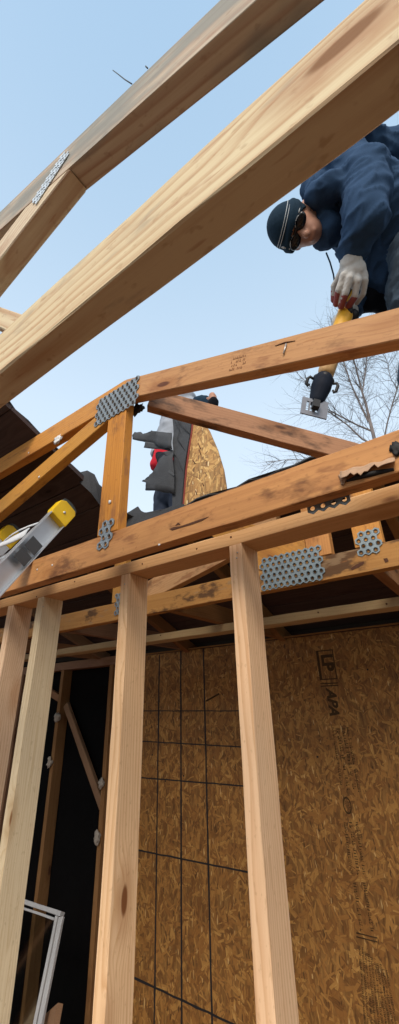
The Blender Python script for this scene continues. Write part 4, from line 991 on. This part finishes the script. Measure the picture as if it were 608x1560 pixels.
def body2(bm):
    for s_ in ((hip2, ch2, .10, .11), (ch2, sh2, .11, .08), (sh2, hd2, .06, .055), (sh2, sR, .06, .05), (sh2, sL, .06, .05), (sR, eR, .045, .04), (eR, wR, .036, .028), (sL, eL, .045, .038), (eL, wL, .036, .028),
               (h2N, k2N, .07, .055), (k2N, f2N, .05, .04), (h2F, k2F, .07, .055), (k2F, f2F, .05, .04), (hip2, h2N, .09, .08), (hip2, h2F, .09, .08)): capsule_bm(bm, *s_)
    ell_bm(bm, hd2, .072, .09, .108); ell_bm(bm, hd2+V((0.03, -0.05, -0.05)), .05, .05, .055); capsule_bm(bm, hd2+V((0.03, -0.09, 0)), hd2+V((0.035, -0.105, -0.03)), .01, .015)
    for s_ in (-1, 1): ell_bm(bm, hd2+V((s_*0.072, 0.01, -0.01)), .01, .02, .03)
    for dx, l_ in ((-0.02, .06), (-0.007, .07), (0.007, .068), (0.02, .055)): capsule_bm(bm, wR+V((dx*0.6, 0, 0.03)), wR+V((dx, -0.02, l_)), .010, .008, 8, 3)
    capsule_bm(bm, wR, wR+V((0, 0, 0.04)), .026, .028); capsule_bm(bm, wR+V((-0.02, 0, 0.02)), wR+V((-0.045, -0.01, 0.05)), .011, .009, 8, 3)
    capsule_bm(bm, wL, wL+V((0.05, -0.03, 0)), .028, .026)
    for dz in (-0.024, -0.008, 0.008, 0.022): capsule_bm(bm, wL+V((0.05, -0.03, dz)), wL+V((0.085, -0.02, dz)), .010, .009, 8, 3)
blob('body', body2, 0.008, M_skin, w2, 3)
blob('grey_top', caps((ch2+V((0, 0, -0.10)), ch2, .135, .15), (ch2, sh2, .15, .12), (sh2, sR, .11, .08), (sh2, sL, .10, .08), (sh2, at2(284, 606), .10, .085), (sL, eL, .075, .062)), 0.011, M_grey, w2, 4, ((0.09, 0.03),))
blob('dark_sleeve', caps((sR, eR, .065, .055), (eR, wR, .05, .038), (eL, wL, .055, .042)), 0.009, M_dkpant, w2, 3, ((0.05, 0.015),))
blob('red_vest', caps((at2(238, 708, 1.10), at2(248, 686, 1.10), .055, .055), (at2(255, 690, 1.16), at2(258, 720, 1.16), .11, .10)), 0.009, M_redcl, w2, 3, ((0.06, 0.02),))
blob('trousers', caps((hip2+V((0, 0, .05)), hip2, .14, .14), (hip2, h2N, .12, .11), (hip2, h2F, .12, .11), (h2N, k2N, .105, .08), (k2N, f2N+V((0, 0, .03)), .075, .062), (h2F, k2F, .105, .08), (k2F, f2F+V((0, 0, .03)), .075, .062)), 0.011, M_dkjean, w2, 3, ((0.08, 0.02),))
blob('knit_cap', caps((hd2+V((0.005, -0.01, 0.01)), .092, .118, .105, None), (hd2+V((0.01, 0.0, 0.05)), .085, .10, .07, None)), 0.008, M_cap, w2, 2, ((0.03, 0.012),))
for f_ in (f2N, f2F): blob('shoe', caps((f_+V((0, 0.03, -0.045)), f_+V((0.0, -0.13, 0.005)), .042, .034)), 0.009, M_sawblk, w2, 2)

# ================================================================== bare trees behind the roof
def tree(name, label, base, limbs, yplane, seed, group, twigs=1.0):
    limbs = [(a_, [r_*0.52 for r_ in b_]) for a_, b_ in limbs]
    tr_ = thing(name, label, 'tree', base, group); rn = random.Random(seed)
    bmT, bmB = bmesh.new(), bmesh.new(); o = V(base)
    tube_bm(bmT, [V((0, 0, -0.3))+V((0, 0, 0))] + [p-o for p in limbs[0][0]], limbs[0][1], 9)
    link('trunk', bm_mesh('trunk', bmT), M_bark, tr_, Matrix.Translation(o), True)
    count = [0]
    def grow(p, d, L, r, lev):
        if lev > 4 or r < 0.0016 or count[0] > 20000: return
        n = 4 if lev < 3 else 3; pts, rs = [p], [r]
        for i in range(n):
            d = (d + V((rn.gauss(0, .2), rn.gauss(0, .2), rn.gauss(0.03, .18)))).normalized()
            p = p + d*(L/n); pts.append(p); rs.append(r*(1-0.62*(i+1)/n))
            if lev < 4 and rn.random() < 0.85:
                q_ = d.orthogonal().normalized(); q_.rotate(Quaternion(d, rn.uniform(0, 6.28)))
                grow(p, (d*0.75+q_*rn.uniform(0.5, 0.95)+V((0, 0, 0.12))).normalized(), L*rn.uniform(0.5, 0.75), rs[-1]*rn.uniform(0.55, 0.75), lev+1)
        tube_bm(bmB, [x-o for x in pts], rs, 4 if r > 0.012 else 3, False); count[0] += 1
        if lev < 4: grow(p, d, L*0.6, rs[-1]*0.85, lev+1)
        elif rn.random() < 0.8:                      # buds and seed tufts
            for _ in range(2):
                q_ = p+V((rn.gauss(0, .03), rn.gauss(0, .03), rn.gauss(0, .03))); s_ = 0.016
                bmB.faces.new([bmB.verts.new(q_-o+V((rn.uniform(-s_, s_), rn.uniform(-s_, s_), rn.uniform(-s_, s_)))) for _ in range(3)])
    for pts, rs in limbs[1:]:
        tube_bm(bmB, [p-o for p in pts], rs, 7)
        for i in range(len(pts)-1):
            seg_ = pts[i+1]-pts[i]
            for k in range(int(round((8.0+rn.random()*5)*twigs*seg_.length/0.8))):
                f = rn.random(); d = seg_.normalized(); q_ = d.orthogonal().normalized(); q_.rotate(Quaternion(d, rn.uniform(0, 6.28)))
                grow(pts[i]+seg_*f, (d*0.8+q_*rn.uniform(0.5, 1.0)+V((0, 0, .1))).normalized(), rn.uniform(0.5, 1.1), 0.0085*rn.uniform(0.6, 1.2), 1)
        grow(pts[-1], (pts[-1]-pts[-2]).normalized(), 1.0, rs[-1]*0.9, 0)
    link('crown', bm_mesh('crown', bmB), M_bark, tr_, Matrix.Translation(o))
    return tr_
yt = 10.0
def A2(u, v, y=yt): return aty(u, v, y)
tb = A2(572, 675); gz = -0.05
tree('bare_tree', 'bare tree with forking trunk above the old truss at the right', (tb.x+0.25, yt+0.3, gz), [
    ([V((tb.x+0.25, yt+0.3, gz+0.1)), V((tb.x+0.15, yt+0.2, 4.0)), tb, A2(563, 640)], [0.19, 0.17, 0.12, 0.10, 0.088]),
    ([A2(563, 640), A2(558, 618), A2(552, 598)], [0.086, 0.07, 0.058]),
    ([A2(552, 598), A2(546, 575), A2(541, 555), A2(534, 535, 9.8), A2(528, 505, 9.6), A2(520, 480, 9.5)], [0.056, 0.05, 0.042, 0.034, 0.026, 0.016]),
    ([A2(552, 598), A2(556, 572), A2(559, 545, 10.1), A2(561, 515, 10.2), A2(568, 480, 10.2)], [0.045, 0.038, 0.03, 0.024, 0.014]),
    ([A2(561, 642), A2(547, 612), A2(536, 588, 9.8), A2(526, 560, 9.6), A2(518, 530, 9.5), A2(505, 495, 9.4)], [0.058, 0.05, 0.042, 0.034, 0.024, 0.014]),
    ([A2(567, 657), A2(545, 648), A2(520, 635, 9.8), A2(500, 624, 9.6), A2(482, 600, 9.4), A2(462, 578, 9.3), A2(445, 560, 9.2)], [0.062, 0.05, 0.042, 0.034, 0.026, 0.018, 0.010]),
    ([A2(573, 680), A2(552, 669), A2(530, 648, 9.9), A2(498, 625, 9.7), A2(470, 622, 9.5)], [0.06, 0.05, 0.042, 0.03, 0.016]),
    ([A2(576, 695), A2(520, 698, 9.8), A2(480, 700, 9.6), A2(440, 700, 9.4), A2(405, 704, 9.3)], [0.05, 0.036, 0.026, 0.016, 0.009]),
], yt, 4, 'bare trees beyond the roof')
tb2 = A2(583, 680, 11.5)
tree('bare_tree', 'thinner bare tree at the right edge behind the worker', (tb2.x+0.2, 11.6, gz), [
    ([V((tb2.x+0.2, 11.6, gz+0.1)), V((tb2.x+0.1, 11.6, 5.0)), tb2], [0.14, 0.12, 0.09, 0.055]),
    ([tb2, A2(590, 645, 11.5), A2(598, 615, 11.5), A2(606, 590, 11.5), A2(616, 555, 11.5), A2(622, 510, 11.5)], [0.054, 0.046, 0.04, 0.033, 0.024, 0.014]),
    ([A2(606, 592, 11.5), A2(596, 578, 11.3), A2(590, 555, 11.2), A2(586, 535, 11.1)], [0.022, 0.018, 0.013, 0.008]),
    ([A2(598, 615, 11.5), A2(612, 600, 11.6), A2(630, 570, 11.8)], [0.026, 0.02, 0.012]),
], 11.5, 8, 'bare trees beyond the roof', 1.0)
